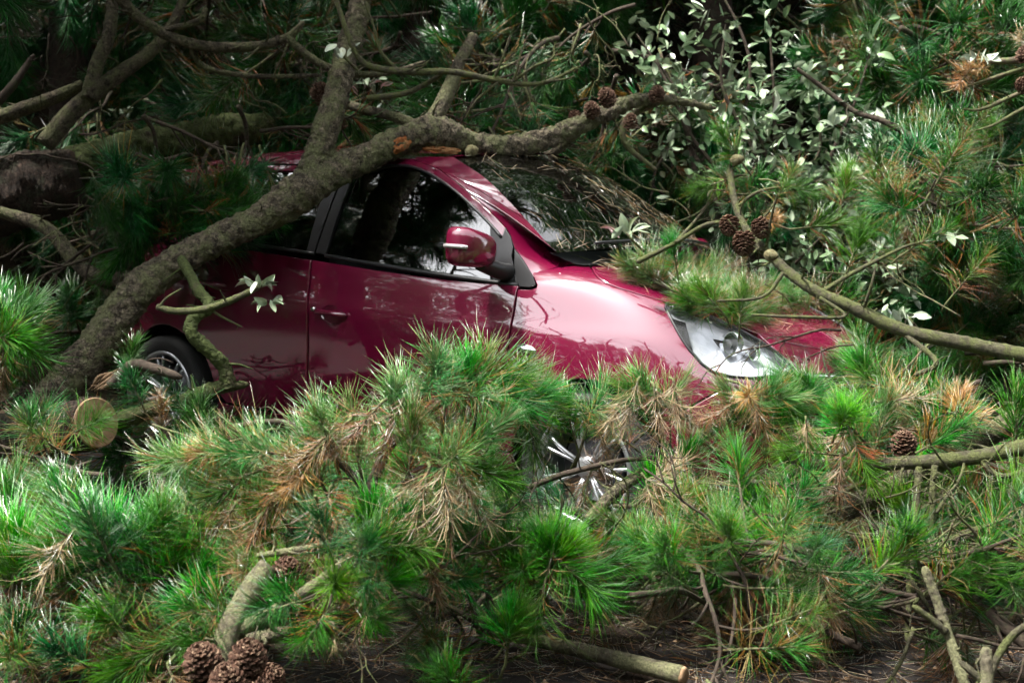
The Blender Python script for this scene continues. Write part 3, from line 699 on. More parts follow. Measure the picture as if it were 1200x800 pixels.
def sawn(name):
    m = mat(name, rough=.8); b = bsdf(m); tc = N(m, 'ShaderNodeTexCoord').outputs['Object']
    n1 = noise_tex(m, 30, 8, .7, tc, .6); r = ramp(m, [(.3, (.10, .055, .028)), (.5, (.26, .16, .085)), (.7, (.36, .26, .16))]); L(m, n1.outputs[0], r.inputs[0]); L(m, r.outputs[0], b.inputs['Base Color'])
    bp = N(m, 'ShaderNodeBump'); bp.inputs['Strength'].default_value = .5; bp.inputs['Distance'].default_value = .01; L(m, n1.outputs[0], bp.inputs['Height']); L(m, bp.outputs[0], b.inputs['Normal'])
    return m
SAWN = sawn('sawn_wood')
CONE = bark('pine_cone_scales', (.022, .010, .007), (.13, .065, .04), (.30, .20, .13), .30, 120, .3, False)
GREENCONE = bark('closed_green_cone', (.05, .045, .02), (.20, .17, .08), (.22, .21, .11), .5, 90, .5, True)

# ------------------------------------------------------------------ needle tufts
PAL = {
 'fresh': [((.055, .280, .018), 5), ((.100, .340, .030), 3), ((.030, .180, .018), 3), ((.18, .34, .07), 1)],
 'green': [((.035, .180, .016), 5), ((.022, .120, .015), 4), ((.075, .225, .030), 2.5), ((.17, .15, .05), .5)],
 'grey':  [((.090, .220, .060), 4), ((.180, .285, .125), 3), ((.045, .190, .030), 4), ((.32, .27, .14), .9), ((.32, .16, .06), .5)],
 'mixed': [((.040, .155, .020), 6), ((.090, .180, .045), 3), ((.27, .145, .055), 1.8), ((.30, .22, .11), 1.2)],
 'brown': [((.22, .105, .038), 5), ((.30, .140, .045), 3), ((.13, .065, .03), 3), ((.33, .23, .12), 2.5), ((.09, .12, .03), 1.2)],
 'orange': [((.40, .18, .045), 5), ((.46, .25, .08), 3), ((.22, .09, .03), 2), ((.42, .30, .16), 1.5)],
 'tan':   [((.42, .30, .165), 5), ((.50, .38, .22), 3), ((.28, .17, .08), 3), ((.16, .08, .04), 1), ((.10, .14, .04), .7)],
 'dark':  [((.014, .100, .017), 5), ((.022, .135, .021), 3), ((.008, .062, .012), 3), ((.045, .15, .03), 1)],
}
def pick(pal, R):
    t = sum(w for _, w in pal); x = R.random() * t
    for c, w in pal:
        x -= w
        if x <= 0: return c
    return pal[-1][0]
def needle_arrays(B, D, Ln, bend, w, C, Cb=None):
    """arrays of n needles -> vertices, triangles, colours. Three-sided, tapering, bent once"""
    n = len(B); D = D / np.linalg.norm(D, axis=1)[:, None]
    h = np.where(np.abs(D[:, 2:3]) < .9, np.array([[0, 0, 1.0]]), np.array([[1.0, 0, 0]]))
    X = np.cross(D, h); X /= np.linalg.norm(X, axis=1)[:, None]; Y = np.cross(D, X)
    P1 = B + D * (Ln * .55)[:, None] + bend * .28; P2 = B + D * Ln[:, None] + bend
    V = np.zeros((n, 7, 3)); W = np.asarray(w).reshape(-1, 1) * np.ones((n, 1))
    for k in range(3):
        t = 2 * math.pi * k / 3; o = X * math.cos(t) + Y * math.sin(t)
        V[:, k] = B + o * W; V[:, 3 + k] = P1 + o * W * .9
    V[:, 6] = P2
    T = []
    for k in range(3):
        k2 = (k + 1) % 3; T += [(k, k2, 3 + k2), (k, 3 + k2, 3 + k), (3 + k, 3 + k2, 6)]
    T = np.array(T); F = (np.arange(n)[:, None, None] * 7 + T[None]).reshape(-1, 3)
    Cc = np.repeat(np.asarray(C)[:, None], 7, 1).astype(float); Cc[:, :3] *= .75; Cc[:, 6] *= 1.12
    return V.reshape(-1, 3), F, Cc.reshape(-1, 3)
SHAPE = {   # count, length range, shoot length, angle at base, angle at tip, bend, half width
 'fresh': (280, .115, .180, .085, 60, 10, .018, .00088),
 'green': (250, .115, .175, .15, 62, 14, .026, .00088),
 'grey':  (250, .095, .160, .19, 64, 14, .030, .00085),
 'mixed': (220, .090, .155, .19, 74, 18, .038, .00085),
 'brown': (160, .050, .145, .15, 48, 8, .046, .00088),
 'orange': (200, .070, .120, .09, 88, 10, .022, .00095),
 'tan':   (140, .050, .145, .15, 46, 8, .048, .00090),
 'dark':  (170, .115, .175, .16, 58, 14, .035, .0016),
 'shade': (200, .095, .150, .15, 66, 14, .026, .00085),  # takes the dark palette: gap shade put into the needle colour
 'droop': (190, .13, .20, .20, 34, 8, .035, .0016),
}
def tuft_mesh(kind, seed):
    R = random.Random(hash((kind, seed)) % 99991 if False else seed * 131 + sum(map(ord, kind)))
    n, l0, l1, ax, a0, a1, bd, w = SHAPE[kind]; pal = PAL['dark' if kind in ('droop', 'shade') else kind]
    B = []; D = []; Ln = []; Bd = []; C = []
    fasc = max(1, n // 3); lean = (R.gauss(0, .12), R.gauss(0, .12))
    for i in range(fasc):
        s = R.random() ** .8; th = R.random() * 6.2832; an = math.radians(a0 + (a1 - a0) * s) + R.gauss(0, .16)
        c0 = pick(PAL['brown'] if kind in ('green', 'grey', 'mixed', 'dark', 'fresh') and s < .28 and R.random() < (.12 if kind == 'fresh' else .4) else pal, R); ln0 = R.uniform(l0, l1) * (1 - .12 * s)
        for k in range(3):                                 # needles come in threes
            a = an + R.gauss(0, .07); t = th + R.gauss(0, .10)
            d = (math.sin(a) * math.cos(t) + lean[0] * s, math.sin(a) * math.sin(t) + lean[1] * s, math.cos(a))
            B.append((.004 * math.cos(t), .004 * math.sin(t), s * ax)); D.append(d); Ln.append(ln0 * R.uniform(.85, 1.08))
            Bd.append((R.gauss(0, bd), R.gauss(0, bd), -abs(R.gauss(0, bd)) * .8)); g_ = R.uniform(.8, 1.22); C.append([x * g_ for x in c0])
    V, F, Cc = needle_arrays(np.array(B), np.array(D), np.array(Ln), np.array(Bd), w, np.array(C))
    bk = .02 if kind in ('brown', 'tan', 'droop', 'orange') else .09
    sv, sf = tube_arrays([(R.gauss(0, .01), R.gauss(0, .01), -bk), (0, 0, -bk * .5), (0, 0, 0), (lean[0] * ax * .4, lean[1] * ax * .4, ax)], [.0050, .0048, .0045, .002], 6)
    nv = len(V); V = np.vstack([V, sv]); Cc = np.vstack([Cc, np.full((len(sv), 3), .05)])
    fm = [0] * len(F) + [1] * len(sf); F = F.tolist() + [tuple(i + nv for i in f) for f in sf]
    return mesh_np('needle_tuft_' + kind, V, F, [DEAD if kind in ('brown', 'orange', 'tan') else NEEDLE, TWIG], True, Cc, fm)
NVAR = 6
TUFTS = {k: [tuft_mesh(k, s) for s in range(NVAR)] for k in SHAPE}
def up_quat(d, spin):
    d = Vector(d).normalized(); q = d.to_track_quat('Z', 'Y'); return q @ Matrix.Rotation(spin, 3, 'Z').to_quaternion()
def screen_dir(sx, sy, st=0.0): return CR * sx + CU * sy - CF * st
def add_tuft(parent, p, d, kind, size=1.0, R=rnd):
    o = bpy.data.objects.new('needle_tuft', R.choice(TUFTS[kind])); col.objects.link(o); o.parent = parent
    o.location = Vector(p) - Vector(parent.location); o.rotation_mode = 'QUATERNION'; o.rotation_quaternion = up_quat(d, R.random() * 6.28)
    s = size * R.uniform(.93, 1.07); o.scale = (s * R.uniform(.92, 1.08), s * R.uniform(.92, 1.08), s)
    return o
# ------------------------------------------------------------------ cones
def open_cone(seed, ln=.085, rad=.036):
    R = random.Random(seed); b = MB(); b.lathe([(.001, 0), (rad * .45, .006), (rad * .62, ln * .35), (rad * .4, ln * .75), (.001, ln)], (0, 0, 0), (0, 0, 1), 10)
    n = 92
    for i in range(n):
        s = i / (n - 1); th = i * 2.39996; h = ln * (.02 + .92 * s); r = rad * math.sin(math.pi * (.16 + .80 * s)) ** .75
        el = math.radians(-8 + 62 * s + R.gauss(0, 5)); L_ = .020 * (1 - .45 * s); w = .0105 * (1 - .4 * s)
        c, sn = math.cos(th), math.sin(th); ra = np.array([c, sn, 0]); ta = np.array([-sn, c, 0]); out = ra * math.cos(el) + np.array([0, 0, math.sin(el)]); nn = np.cross(out, ta)
        o = ra * (r * .42) + np.array([0, 0, h]); t = o + out * (r * .58 + L_ * .35)
        V = [o - ta * w * .3, o + ta * w * .3, t - ta * w, t + ta * w, t + out * L_ * .3 - ta * w * .45, t + out * L_ * .3 + ta * w * .45,
             t - ta * w + nn * .0034, t + ta * w + nn * .0034, t + out * L_ * .30 + nn * .0045]
        b.add(V, [(0, 1, 3, 2), (2, 3, 5, 4), (0, 6, 7, 1), (6, 8, 7), (2, 6, 0), (3, 1, 7), (4, 5, 8), (2, 4, 8, 6), (3, 7, 8, 5)])
    return b.mesh('open_cone', CONE, False)
def closed_cone(seed, ln=.07, rad=.029):
    R = random.Random(seed); V = []; F = []; nu, nv = 26, 22
    for j in range(nv):
        s = j / (nv - 1); r0 = rad * math.sin(math.pi * min(1, (.03 + .94 * s))) ** .62 * (1.08 - .3 * s)
        for i in range(nu):
            th = 6.2832 * i / nu; bump = .5 + .5 * math.cos(13 * th / 2 * 1 + s * 40) * math.cos(-8 * th + s * 40)
            r = r0 * (1 + .07 * bump); V.append((r * math.cos(th), r * math.sin(th), ln * s))
    for j in range(nv - 1):
        for i in range(nu): F.append((j * nu + i, j * nu + (i + 1) % nu, (j + 1) * nu + (i + 1) % nu, (j + 1) * nu + i))
    return mesh_np('closed_cone', V, F, GREENCONE, False)
CONES = {'open': [open_cone(s) for s in range(3)], 'closed': [closed_cone(s) for s in range(2)]}
def add_cone(parent, p, d, kind='open', size=1.0):
    o = bpy.data.objects.new('pine_cone', rnd.choice(CONES[kind])); col.objects.link(o); o.parent = parent
    o.location = Vector(p) - Vector(parent.location); o.rotation_mode = 'QUATERNION'; o.rotation_quaternion = up_quat(d, rnd.random() * 6); o.scale = (size,) * 3
    return o
# ------------------------------------------------------------------ broad leaves
def leaf_mesh(seed, colr, ln=.074, wd=.033):
    R = random.Random(seed); prof = [(0, .02), (.15, .55), (.38, 1.0), (.62, .92), (.84, .5), (1, .02)]; V = []; F = []; C = []
    curl = R.uniform(-.012, .016); fold = R.uniform(.1, .35)
    for s, w in prof:
        z = curl * math.sin(s * 2.6)
        for k in (-1, -.5, 0, .5, 1): V.append((k * w * wd / 2, s * ln, z + abs(k) * w * wd / 2 * fold)); C.append([x * (1.18 if k == 0 else 1) * R.uniform(.93, 1.05) for x in colr])
    for i in range(len(prof) - 1):
        for k in range(4): F.append((i*5+k, i*5+k+1, (i+1)*5+k+1, (i+1)*5+k))
    return mesh_np('leaf', V, F, LEAF, True, np.array(C))
LEAVES = {'pale': [leaf_mesh(s, (.20, .25, .165)) for s in range(4)], 'silver': [leaf_mesh(s + 9, (.33, .37, .29)) for s in range(3)],
          'green': [leaf_mesh(s + 20, (.095, .15, .075)) for s in range(4)], 'dark': [leaf_mesh(s + 30, (.035, .065, .03)) for s in range(3)]}
def add_leaf(parent, p, d, kind, size=1.0, R=rnd):
    o = bpy.data.objects.new('leaf', R.choice(LEAVES[kind])); col.objects.link(o); o.parent = parent
    o.location = Vector(p) - Vector(parent.location); o.rotation_mode = 'QUATERNION'
    o.rotation_quaternion = Vector(d).to_track_quat('Y', 'Z') @ Matrix.Rotation(R.gauss(0, .7), 3, 'Y').to_quaternion(); o.scale = (size * R.uniform(.8, 1.15),) * 3
    return o
# ------------------------------------------------------------------ boughs scripted from photo pixels + distance
def path3(pts):
    """pts (px, py, distance, radius in photo pixels) -> rows x, y, z, r"""
    return np.array([list(at(p[0], p[1], p[2])) + [p[3] * p[2] / FOC] for p in pts])
def sag(P, amp, R, freq=3.0):
    o = R.random() * 50; Q = P.copy()
    for i in range(len(P)): Q[i, :3] += amp * np.array(noise.noise_vector(Vector((P[i, :3] * freq + o).tolist())))
    return Q
def stubs(b, P, R, n, l0, l1, m=0, rs=.3, kink=.25):
    for _ in range(n):
        i = R.randrange(2, len(P) - 2); t = P[i + 1, :3] - P[i - 1, :3]; t /= np.linalg.norm(t) + 1e-9
        d = np.array([R.gauss(0, 1), R.gauss(0, 1), R.gauss(0, 1)]); d -= t * (d @ t); d /= np.linalg.norm(d); d = d + t * R.uniform(-.2, .8); d /= np.linalg.norm(d)
        ln = R.uniform(l0, l1); q = [P[i, :3]]; k = 5
        for j in range(k): d = d + np.array([R.gauss(0, kink), R.gauss(0, kink), R.gauss(0, kink)]); d /= np.linalg.norm(d); q.append(q[-1] + d * ln / k)
        r0 = min(P[i, 3] * rs, .007); b.tube(catmull(q, 9), np.linspace(r0, r0 * .35, 9), 6, m)
def limb(parent, pts, m=None, name='limb', amp=.012, rough=.10, sides=12, nstub=6, stub=(.03, .14), seed=None, n=None, cap=None, plates=0.0):
    R = random.Random(seed if seed is not None else int(pts[0][0] * 7 + pts[0][1] * 3 + pts[-1][0]))
    P = path3(pts); ln = np.linalg.norm(np.diff(P[:, :3], axis=0), axis=1).sum()
    n = n or int(max(12, min(140, ln / max(P[:, 3].mean() * .55, .006)))); P = catmull(P, n); P = sag(P, amp, R)
    P[:, 3] = np.maximum(P[:, 3], .0012)
    if P[:, 3].mean() < .02: P[:, 3] *= np.array([1 + .16 * max(0, noise.noise(Vector((i * .9, P[0, 0] * 9, 0)))) * 2 for i in range(n)])
    if P[-1, 3] < .02: P[-1, 3] *= .45; P[-2, 3] *= .8
    b = MB(); b.tube(P[:, :3], P[:, 3], sides, 0, True, rough, R.random() * 20, .55 / max(P[:, 3].mean(), .006), plates)
    stubs(b, P, R, nstub, *stub)
    return b.build(name, [m or BARK], parent)
def twiggy(parent, px, py, d, dirn, ln, r, m, seed, depth=2, name='twig', nb=5, kink=.22):
    """a bare kinked twig with side twigs, one connected piece of wood"""
    R = random.Random(seed); b = MB()
    def grow(p, dv, ln, r, lev):
        k = 7; q = [p]; dv = np.array(dv, float); dv /= np.linalg.norm(dv)
        for j in range(k):
            dv = dv + np.array([R.gauss(0, kink) for _ in range(3)]) + np.array([0, 0, -.02]); dv /= np.linalg.norm(dv); q.append(q[-1] + dv * ln / k)
        q = catmull(q, 16); b.tube(q, np.linspace(r, r * .4, 16), 7 if lev == depth else 5)
        if lev > 0:
            for _ in range(nb):
                i = R.randrange(4, 15); t = q[i] - q[i - 1]; s = np.array([R.gauss(0, 1) for _ in range(3)]); s -= t * (s @ t) / (t @ t); s /= np.linalg.norm(s)
                grow(q[i], t / np.linalg.norm(t) * .7 + s * .8, ln * R.uniform(.25, .5), r * .5, lev - 1)
    grow(at(px, py, d), dirn, ln, r, depth)
    return b.build(name, [m], parent)
# ------------------------------------------------------------------ the fallen timber
def bough(name, px, py, d, label, cat='pine bough', group=None): return empty(name, at(px, py, d), label, cat, group)
A_FREE = None
CONT = np.array([(-200, 535), (0, 520), (60, 530), (120, 528), (170, 545), (205, 535), (232, 492), (300, 468), (370, 448), (430, 424), (480, 406), (520, 396), (560, 376), (600, 368), (622, 392), (650, 432), (700, 440), (735, 410), (780, 405), (820, 424), (850, 408), (900, 405), (935, 425), (1000, 420), (1060, 440), (1120, 440), (1150, 425), (1200, 415), (1400, 415)])
def contour(x): return np.interp(x, CONT[:, 0], CONT[:, 1])
def tip_px(p, dv, kind, size):
    n_, l0, l1, ax, *_ = SHAPE[kind]; return to_px(p + dv * (ax + l1 * .85) * size)
def drop(px, py, d, kind, size, sx, sy, st):
    """how far (photo pixels) a near tuft must sink so that its tip stays under the skyline of the near foliage"""
    if d > 4.25: return 0
    dv = screen_dir(sx, sy, st); dv = dv / np.linalg.norm(dv); p = at(px, py, d) - dv * (.065 * size if kind in ('fresh', 'green', 'grey', 'mixed') else .02)
    t = tip_px(p, dv, kind, size * .95); return max(0, contour(t[0]) - 4 - t[1]) * .85
def tufts(parent, rows, jit=.04):
    for px, py, d, kind, size, (sx, sy, st) in rows:
        if parent is not A_FREE: py += drop(px, py, d, kind, size, sx, sy, st)
        dv = screen_dir(sx, sy, st); dv = dv / np.linalg.norm(dv); add_tuft(parent, at(px, py, d) - dv * (.065 * size if kind in ('fresh', 'green', 'grey', 'mixed') else .02), dv, kind, size * .95)

HEART = bark('brown_heartwood', (.10, .045, .018), (.30, .155, .07), (.36, .22, .12), .2, 30, .6, False)
# great limb lying over the roof
A1 = bough('fallen_pine_limb', 100, 440, 4.75, 'thick grey-green forked pine limb lying across the car roof and rear door', 'pine limb')
limb(A1, [(30, 500, 4.62, 22), (80, 440, 4.74, 22), (125, 388, 4.82, 21), (163, 340, 4.88, 21), (205, 307, 4.94, 18.5), (260, 279, 5.0, 17.5), (310, 255, 5.05, 18.5), (350, 225, 5.08, 23), (385, 203, 5.12, 21), (430, 186, 5.16, 17), (475, 163, 5.18, 17), (510, 156, 5.2, 20), (555, 167, 5.25, 13.5), (600, 171, 5.3, 13), (650, 160, 5.35, 12), (700, 138, 5.45, 10.5), (745, 118, 5.55, 8), (790, 117, 5.65, 5.5), (840, 128, 5.75, 3)], BARK, amp=.010, rough=.13, sides=40, nstub=14, n=420, plates=.0085)
limb(A1, [(358, 222, 5.08, 20), (372, 180, 5.1, 17), (386, 135, 5.12, 15.5), (402, 75, 5.2, 14), (418, 20, 5.28, 13), (430, -40, 5.36, 12)], BARK, 'side_branch', rough=.12, sides=32, nstub=5, n=170, plates=.006)
limb(A1, [(495, 160, 5.2, 14), (512, 132, 5.24, 10), (528, 100, 5.3, 8.5), (540, 70, 5.35, 7), (555, 42, 5.4, 6)], BARK, 'side_branch', rough=.12, nstub=6, stub=(.04, .16))
limb(A1, [(520, 158, 5.2, 7), (470, 138, 5.3, 6), (430, 130, 5.4, 6), (400, 120, 5.5, 5)], BARK, 'side_branch', nstub=4)
limb(A1, [(690, 142, 5.44, 6), (650, 178, 5.5, 5.5), (610, 190, 5.6, 5)], BARK, 'side_branch', nstub=3)
limb(A1, [(780, 116, 5.62, 4), (735, 140, 5.6, 4), (735, 170, 5.6, 3.5), (770, 200, 5.65, 2)], TWIG, 'side_branch', nstub=3)
# torn strip of fresh wood where a side shoot was ripped off
def splinter(parent, pts, m, w=5, n=9, seed=1, name='torn_wood'):
    R = random.Random(seed); b = MB(); P = path3(pts)
    for k in range(n):
        o = np.array([R.gauss(0, 1) for _ in range(3)]) * w * P[0, 3] * .12
        q = P[:, :3] + o + np.array([[R.gauss(0, .008) for _ in range(3)] for _ in range(len(P))]); b.tube(catmull(q, 8), np.interp(np.linspace(0, 1, 8), [0, .5, 1], [.0015, min(.0075, P[:, 3].max() * .22), .001]) * R.uniform(.5, 1.2), 5, rough=.25)
    return b.build(name, [m], parent)
def torn_face(parent, a, b_, w, t, m, seed=0):
    """a long oval of bare wood standing a little proud of the bark"""
    A_ = at(*a); B_ = at(*b_); c = (A_ + B_) / 2; ax = (B_ - A_); ln = np.linalg.norm(ax) / 2; ax /= 2 * ln; tc = -CF - ax * (-CF @ ax); tc /= np.linalg.norm(tc); sd = np.cross(ax, tc); V = []; F = []; nu, nv = 28, 15
    for j in range(nv):
        ph = -math.pi/2 + math.pi*j/(nv-1)
        for i in range(nu):
            th = 2*math.pi*i/nu; q = ax*(ln*math.sin(ph)) + sd*(w*math.cos(ph)*math.cos(th)) + tc*(t*math.cos(ph)*math.sin(th)); g_ = noise.noise(Vector((q*60 + seed).tolist())); V.append(c + q*(1 + .30*g_) + tc*(.016*noise.noise(Vector((q[0]*25, q[1]*120, q[2]*120)))))
    for j in range(nv-1):
        for i in range(nu): F.append((j*nu+i, j*nu+(i+1) % nu, (j+1)*nu+(i+1) % nu, (j+1)*nu+i))
    return link_mesh('torn_wood', mesh_np('torn_wood', V, F, m), parent)
torn_face(A1, (456, 176, 5.13), (482, 162, 5.135), .034, .022, TORN)
torn_face(A1, (496, 174, 5.155), (540, 178, 5.19), .016, .012, TORN, 4)
splinter(A1, [(112, 455, 4.58, 10), (128, 446, 4.58, 12), (142, 436, 4.6, 9)], SAWN, 3, 16, 5)
for px, py, d, s in ((714, 108, 5.36, .95), (697, 122, 5.38, .85), (676, 130, 5.4, .75), (738, 137, 5.45, .8), (768, 103, 5.55, .85), (402, 138, 5.25, .8), (370, 100, 5.3, .9), (383, 112, 5.3, .8), (506, 132, 5.4, .8)):
    add_cone(A1, at(px, py + 14, d), screen_dir(rnd.uniform(-.5, .5), rnd.uniform(.2, 1), rnd.uniform(-.2, .6)), 'open', s)
add_cone(A1, at(545, 178, 5.2), screen_dir(1, .1, .3), 'closed', .9)
# sawn log end
A2 = bough('sawn_log', 40, 500, 4.5, 'sawn pine log with pale round cut face beside the rear wheel', 'log')
limb(A2, [(-90, 540, 4.95, 33), (-20, 524, 4.75, 33), (50, 508, 4.55, 32), (112, 495, 4.38, 31)], OLDBARK, rough=.10, sides=40, nstub=2, amp=.005, n=140, plates=.006)
e0 = at(113, 495, 4.375); e1 = at(140, 489, 4.30); e1 = e1 - e0; e1 /= np.linalg.norm(e1); b = MB(); b.lathe([(.092, -.01), (.0925, .002), (.089, .006), (.06, .007), (.03, .0065), (.001, .007)], e0, e1, 40); b.build('sawn_end', [SAWN], A2, False)
# mossy trunk at left
A3 = bough('mossy_trunk', 60, 210, 6.2, 'thick mossy fallen trunk with broken brown end left of the car', 'tree trunk')
limb(A3, [(-120, 262, 5.9, 50), (-40, 240, 6.0, 47), (30, 222, 6.05, 42), (92, 212, 6.1, 36)], OLDBARK, rough=.16, sides=48, nstub=3, amp=.02, n=200, plates=.009)
limb(A3, [(40, 205, 6.2, 22), (100, 190, 6.25, 24), (160, 178, 6.3, 23), (215, 165, 6.35, 22), (262, 155, 6.45, 20), (330, 148, 6.6, 17)], MOSSY, 'side_branch', rough=.16, sides=40, nstub=10, stub=(.05, .25), n=260, plates=.008)
# branches at upper left
A4 = bough('forked_branch', 60, 160, 5.9, 'pale straight forked branch crossing the upper left corner', 'branch')
limb(A4, [(52, 170, 5.85, 11), (85, 130, 5.9, 11), (130, 95, 5.95, 9.5), (175, 62, 6.0, 7.5), (205, 25, 6.05, 6), (222, -25, 6.1, 5)], BARK, nstub=9)
limb(A4, [(104, 118, 5.9, 9), (112, 80, 5.92, 8.5), (128, 35, 5.95, 7.5), (132, -20, 6.0, 7)], BARK, 'side_branch', nstub=5)
A5 = bough('grey_branch', 0, 140, 5.9, 'grey branch stub entering at the left edge under the fork', 'branch')
limb(A5, [(-40, 152, 5.85, 9), (5, 137, 5.9, 8.5), (50, 118, 5.92, 8), (98, 99, 5.95, 6.5)], BARK, nstub=5)
limb(A5, [(-20, 135, 6.0, 6), (15, 100, 6.1, 5), (40, 65, 6.2, 3)], DARKTWIG, 'side_branch', nstub=4)
A6 = bough('arching_branch', 140, 0, 5.2, 'long bare branch arching down across the top left', 'branch')
limb(A6, [(128, -30, 5.1, 7), (150, 8, 5.15, 7), (185, 35, 5.2, 6.5), (225, 50, 5.22, 6.5), (270, 55, 5.25, 6), (312, 51, 5.28, 5.5), (340, 40, 5.3, 4.5), (357, 24, 5.3, 3)], BARK, nstub=12, stub=(.03, .2))
limb(A6, [(335, 45, 5.29, 4.8), (358, 65, 5.3, 4.5), (380, 80, 5.3, 4.5), (410, 88, 5.3, 4.2), (450, 86, 5.32, 3.2), (498, 70, 5.35, 2)], BARK, 'side_branch', nstub=8, stub=(.04, .22))
limb(A6, [(222, 52, 5.22, 3.4), (240, 78, 5.3, 3.2), (290, 88, 5.32, 3), (375, 89, 5.35, 2.4)], BARK, 'side_branch', nstub=5)
limb(A6, [(190, 36, 5.2, 3), (230, 25, 5.2, 4), (241, 10, 5.2, 3.5)], BARK, 'side_branch', nstub=3)
A7 = bough('lichen_twig', 500, 75, 5.0, 'thin green twig with upright prongs above the car roof', 'branch')
limb(A7, [(395, 0, 5.05, 2.8), (410, 45, 5.0, 3.2), (430, 75, 5.0, 3.6), (480, 84, 5.0, 4), (530, 85, 5.0, 3.6), (580, 95, 5.02, 3.4), (630, 99, 5.05, 2.6), (680, 77, 5.1, 1.6)], GREENTWIG, nstub=6, stub=(.05, .2))
for a in ([(600, 96, 5.03, 2), (625, 78, 5.03, 1.8), (648, 68, 5.04, 1.5), (650, 54, 5.05, 1)], [(578, 93, 5.02, 1.8), (588, 70, 5.0, 1.4), (597, 42, 5.0, 1)], [(603, 96, 5.03, 1.6), (608, 76, 5.0, 1.3), (612, 56, 5.0, 1)], [(430, 114, 5.05, 3.6), (480, 108, 5.05, 3.2), (520, 88, 5.02, 3)], [(585, 98, 5.02, 1.8), (560, 118, 5.05, 1.6), (545, 140, 5.1, 1.2)], [(640, 96, 5.05, 1.6), (665, 92, 5.05, 1.2), (675, 88, 5.05, 1)], [(470, 84, 5.0, 2.4), (448, 60, 5.0, 2), (440, 30, 5.0, 1.6), (428, 0, 5.0, 1.4)]): limb(A7, a, GREENTWIG, 'twig', nstub=2, stub=(.02, .08), sides=7)
A8 = bough('bent_branch', 0, 245, 5.6, 'bent grey branch drooping behind the thick limb at left', 'branch')
limb(A8, [(-30, 240, 5.6, 6), (10, 252, 5.6, 7), (55, 268, 5.55, 8), (85, 300, 5.5, 9), (115, 325, 5.45, 9.5), (165, 327, 5.35, 10)], BARK, nstub=8)
limb(A8, [(60, 272, 5.55, 7), (95, 310, 5.5, 7), (130, 345, 5.45, 6), (150, 380, 5.45, 5)], BARK, 'side_branch', nstub=4)
A9 = bough('twisted_mossy_branch', 165, 495, 4.6, 'twisted mossy S-shaped branch in front of the rear wheel', 'branch')
limb(A9, [(110, 505, 4.5, 11), (165, 485, 4.55, 10), (215, 470, 4.58, 9), (255, 455, 4.6, 8.5), (290, 450, 4.62, 3)], MOSSY, nstub=8, rough=.24, sides=24, n=110, plates=.003)
limb(A9, [(268, 456, 4.6, 8), (262, 432, 4.6, 8.5), (244, 408, 4.58, 8.5), (226, 388, 4.56, 8), (230, 370, 4.58, 7.5), (248, 358, 4.62, 6.5), (232, 335, 4.7, 6), (214, 305, 4.85, 6)], MOSSY, 'side_branch', nstub=7, rough=.24, sides=24, n=110, plates=.003)
A10 = bough('leafy_green_twig', 185, 360, 4.45, 'pale green twig with grey leaves in front of the rear door', 'twig')
limb(A10, [(184, 359, 4.45, 3.5), (205, 364, 4.44, 4), (240, 362, 4.42, 4), (270, 352, 4.4, 4), (300, 338, 4.38, 3.2), (322, 322, 4.36, 1.6)], GREENTWIG, nstub=3, amp=.004)
limb(A10, [(246, 361, 4.42, 1.6), (262, 372, 4.42, 1.4), (285, 384, 4.42, 1)], GREENTWIG, 'twig', nstub=1, sides=6)
limb(A10, [(186, 360, 4.45, 2), (195, 348, 4.45, 1.6), (212, 336, 4.45, 1)], GREENTWIG, 'twig', nstub=1, sides=6)
for i in range(9): a = i * .75; add_leaf(A10, at(303 + 6 * math.cos(a), 333 + 5 * math.sin(a), 4.33), screen_dir(math.cos(a), math.sin(a) * .8 + .1, .5), 'pale' if i % 3 else 'silver', .95)
for i in range(6): a = i * 1.05; add_leaf(A10, at(315 + 4 * math.cos(a), 354 + 3 * math.sin(a), 4.33), screen_dir(math.cos(a), math.sin(a) * .7 - .3, .5), 'pale', .85)
A11 = bough('broken_stick', 150, 440, 4.4, 'short broken stick bent over the rear wheel', 'branch')
limb(A11, [(128, 452, 4.4, 6), (142, 440, 4.4, 7), (158, 427, 4.38, 7), (180, 431, 4.36, 6), (212, 441, 4.34, 4.5)], DARKTWIG, nstub=5)
limb(A11, [(190, 500, 4.5, 4), (203, 540, 4.5, 4), (200, 600, 4.5, 4)], DARKTWIG, 'side_branch', nstub=4)
# right-hand branch with cones
A_FREE = A11
tufts(A11, [(165, 470, 4.35, 'shade', .9, (-.2, .7, .3)), (235, 505, 4.35, 'shade', .9, (.1, .8, .3)), (190, 500, 4.35, 'brown', .9, (.1, .6, .3)), (150, 430, 4.4, 'shade', .8, (.3, .8, .2)), (215, 480, 4.4, 'shade', .8, (-.3, .6, .2))])  # dark tufts added so the rear wheel looks sunk in shade
A12 = bough('coned_branch', 1200, 415, 3.9, 'lichen-green branch with three dark open cones in front of the bonnet', 'pine branch')
limb(A12, [(1260, 422, 3.85, 9), (1200, 415, 3.9, 9), (1130, 404, 3.95, 8.5), (1060, 388, 4.0, 8), (1000, 362, 4.05, 7.5), (955, 342, 4.1, 6.5), (925, 320, 4.15, 6), (905, 300, 4.2, 5.5), (885, 280, 4.25, 5), (868, 255, 4.3, 4.2), (858, 225, 4.35, 4), (855, 195, 4.4, 4)], GREENTWIG, nstub=16, stub=(.03, .2), rough=.1, sides=14)
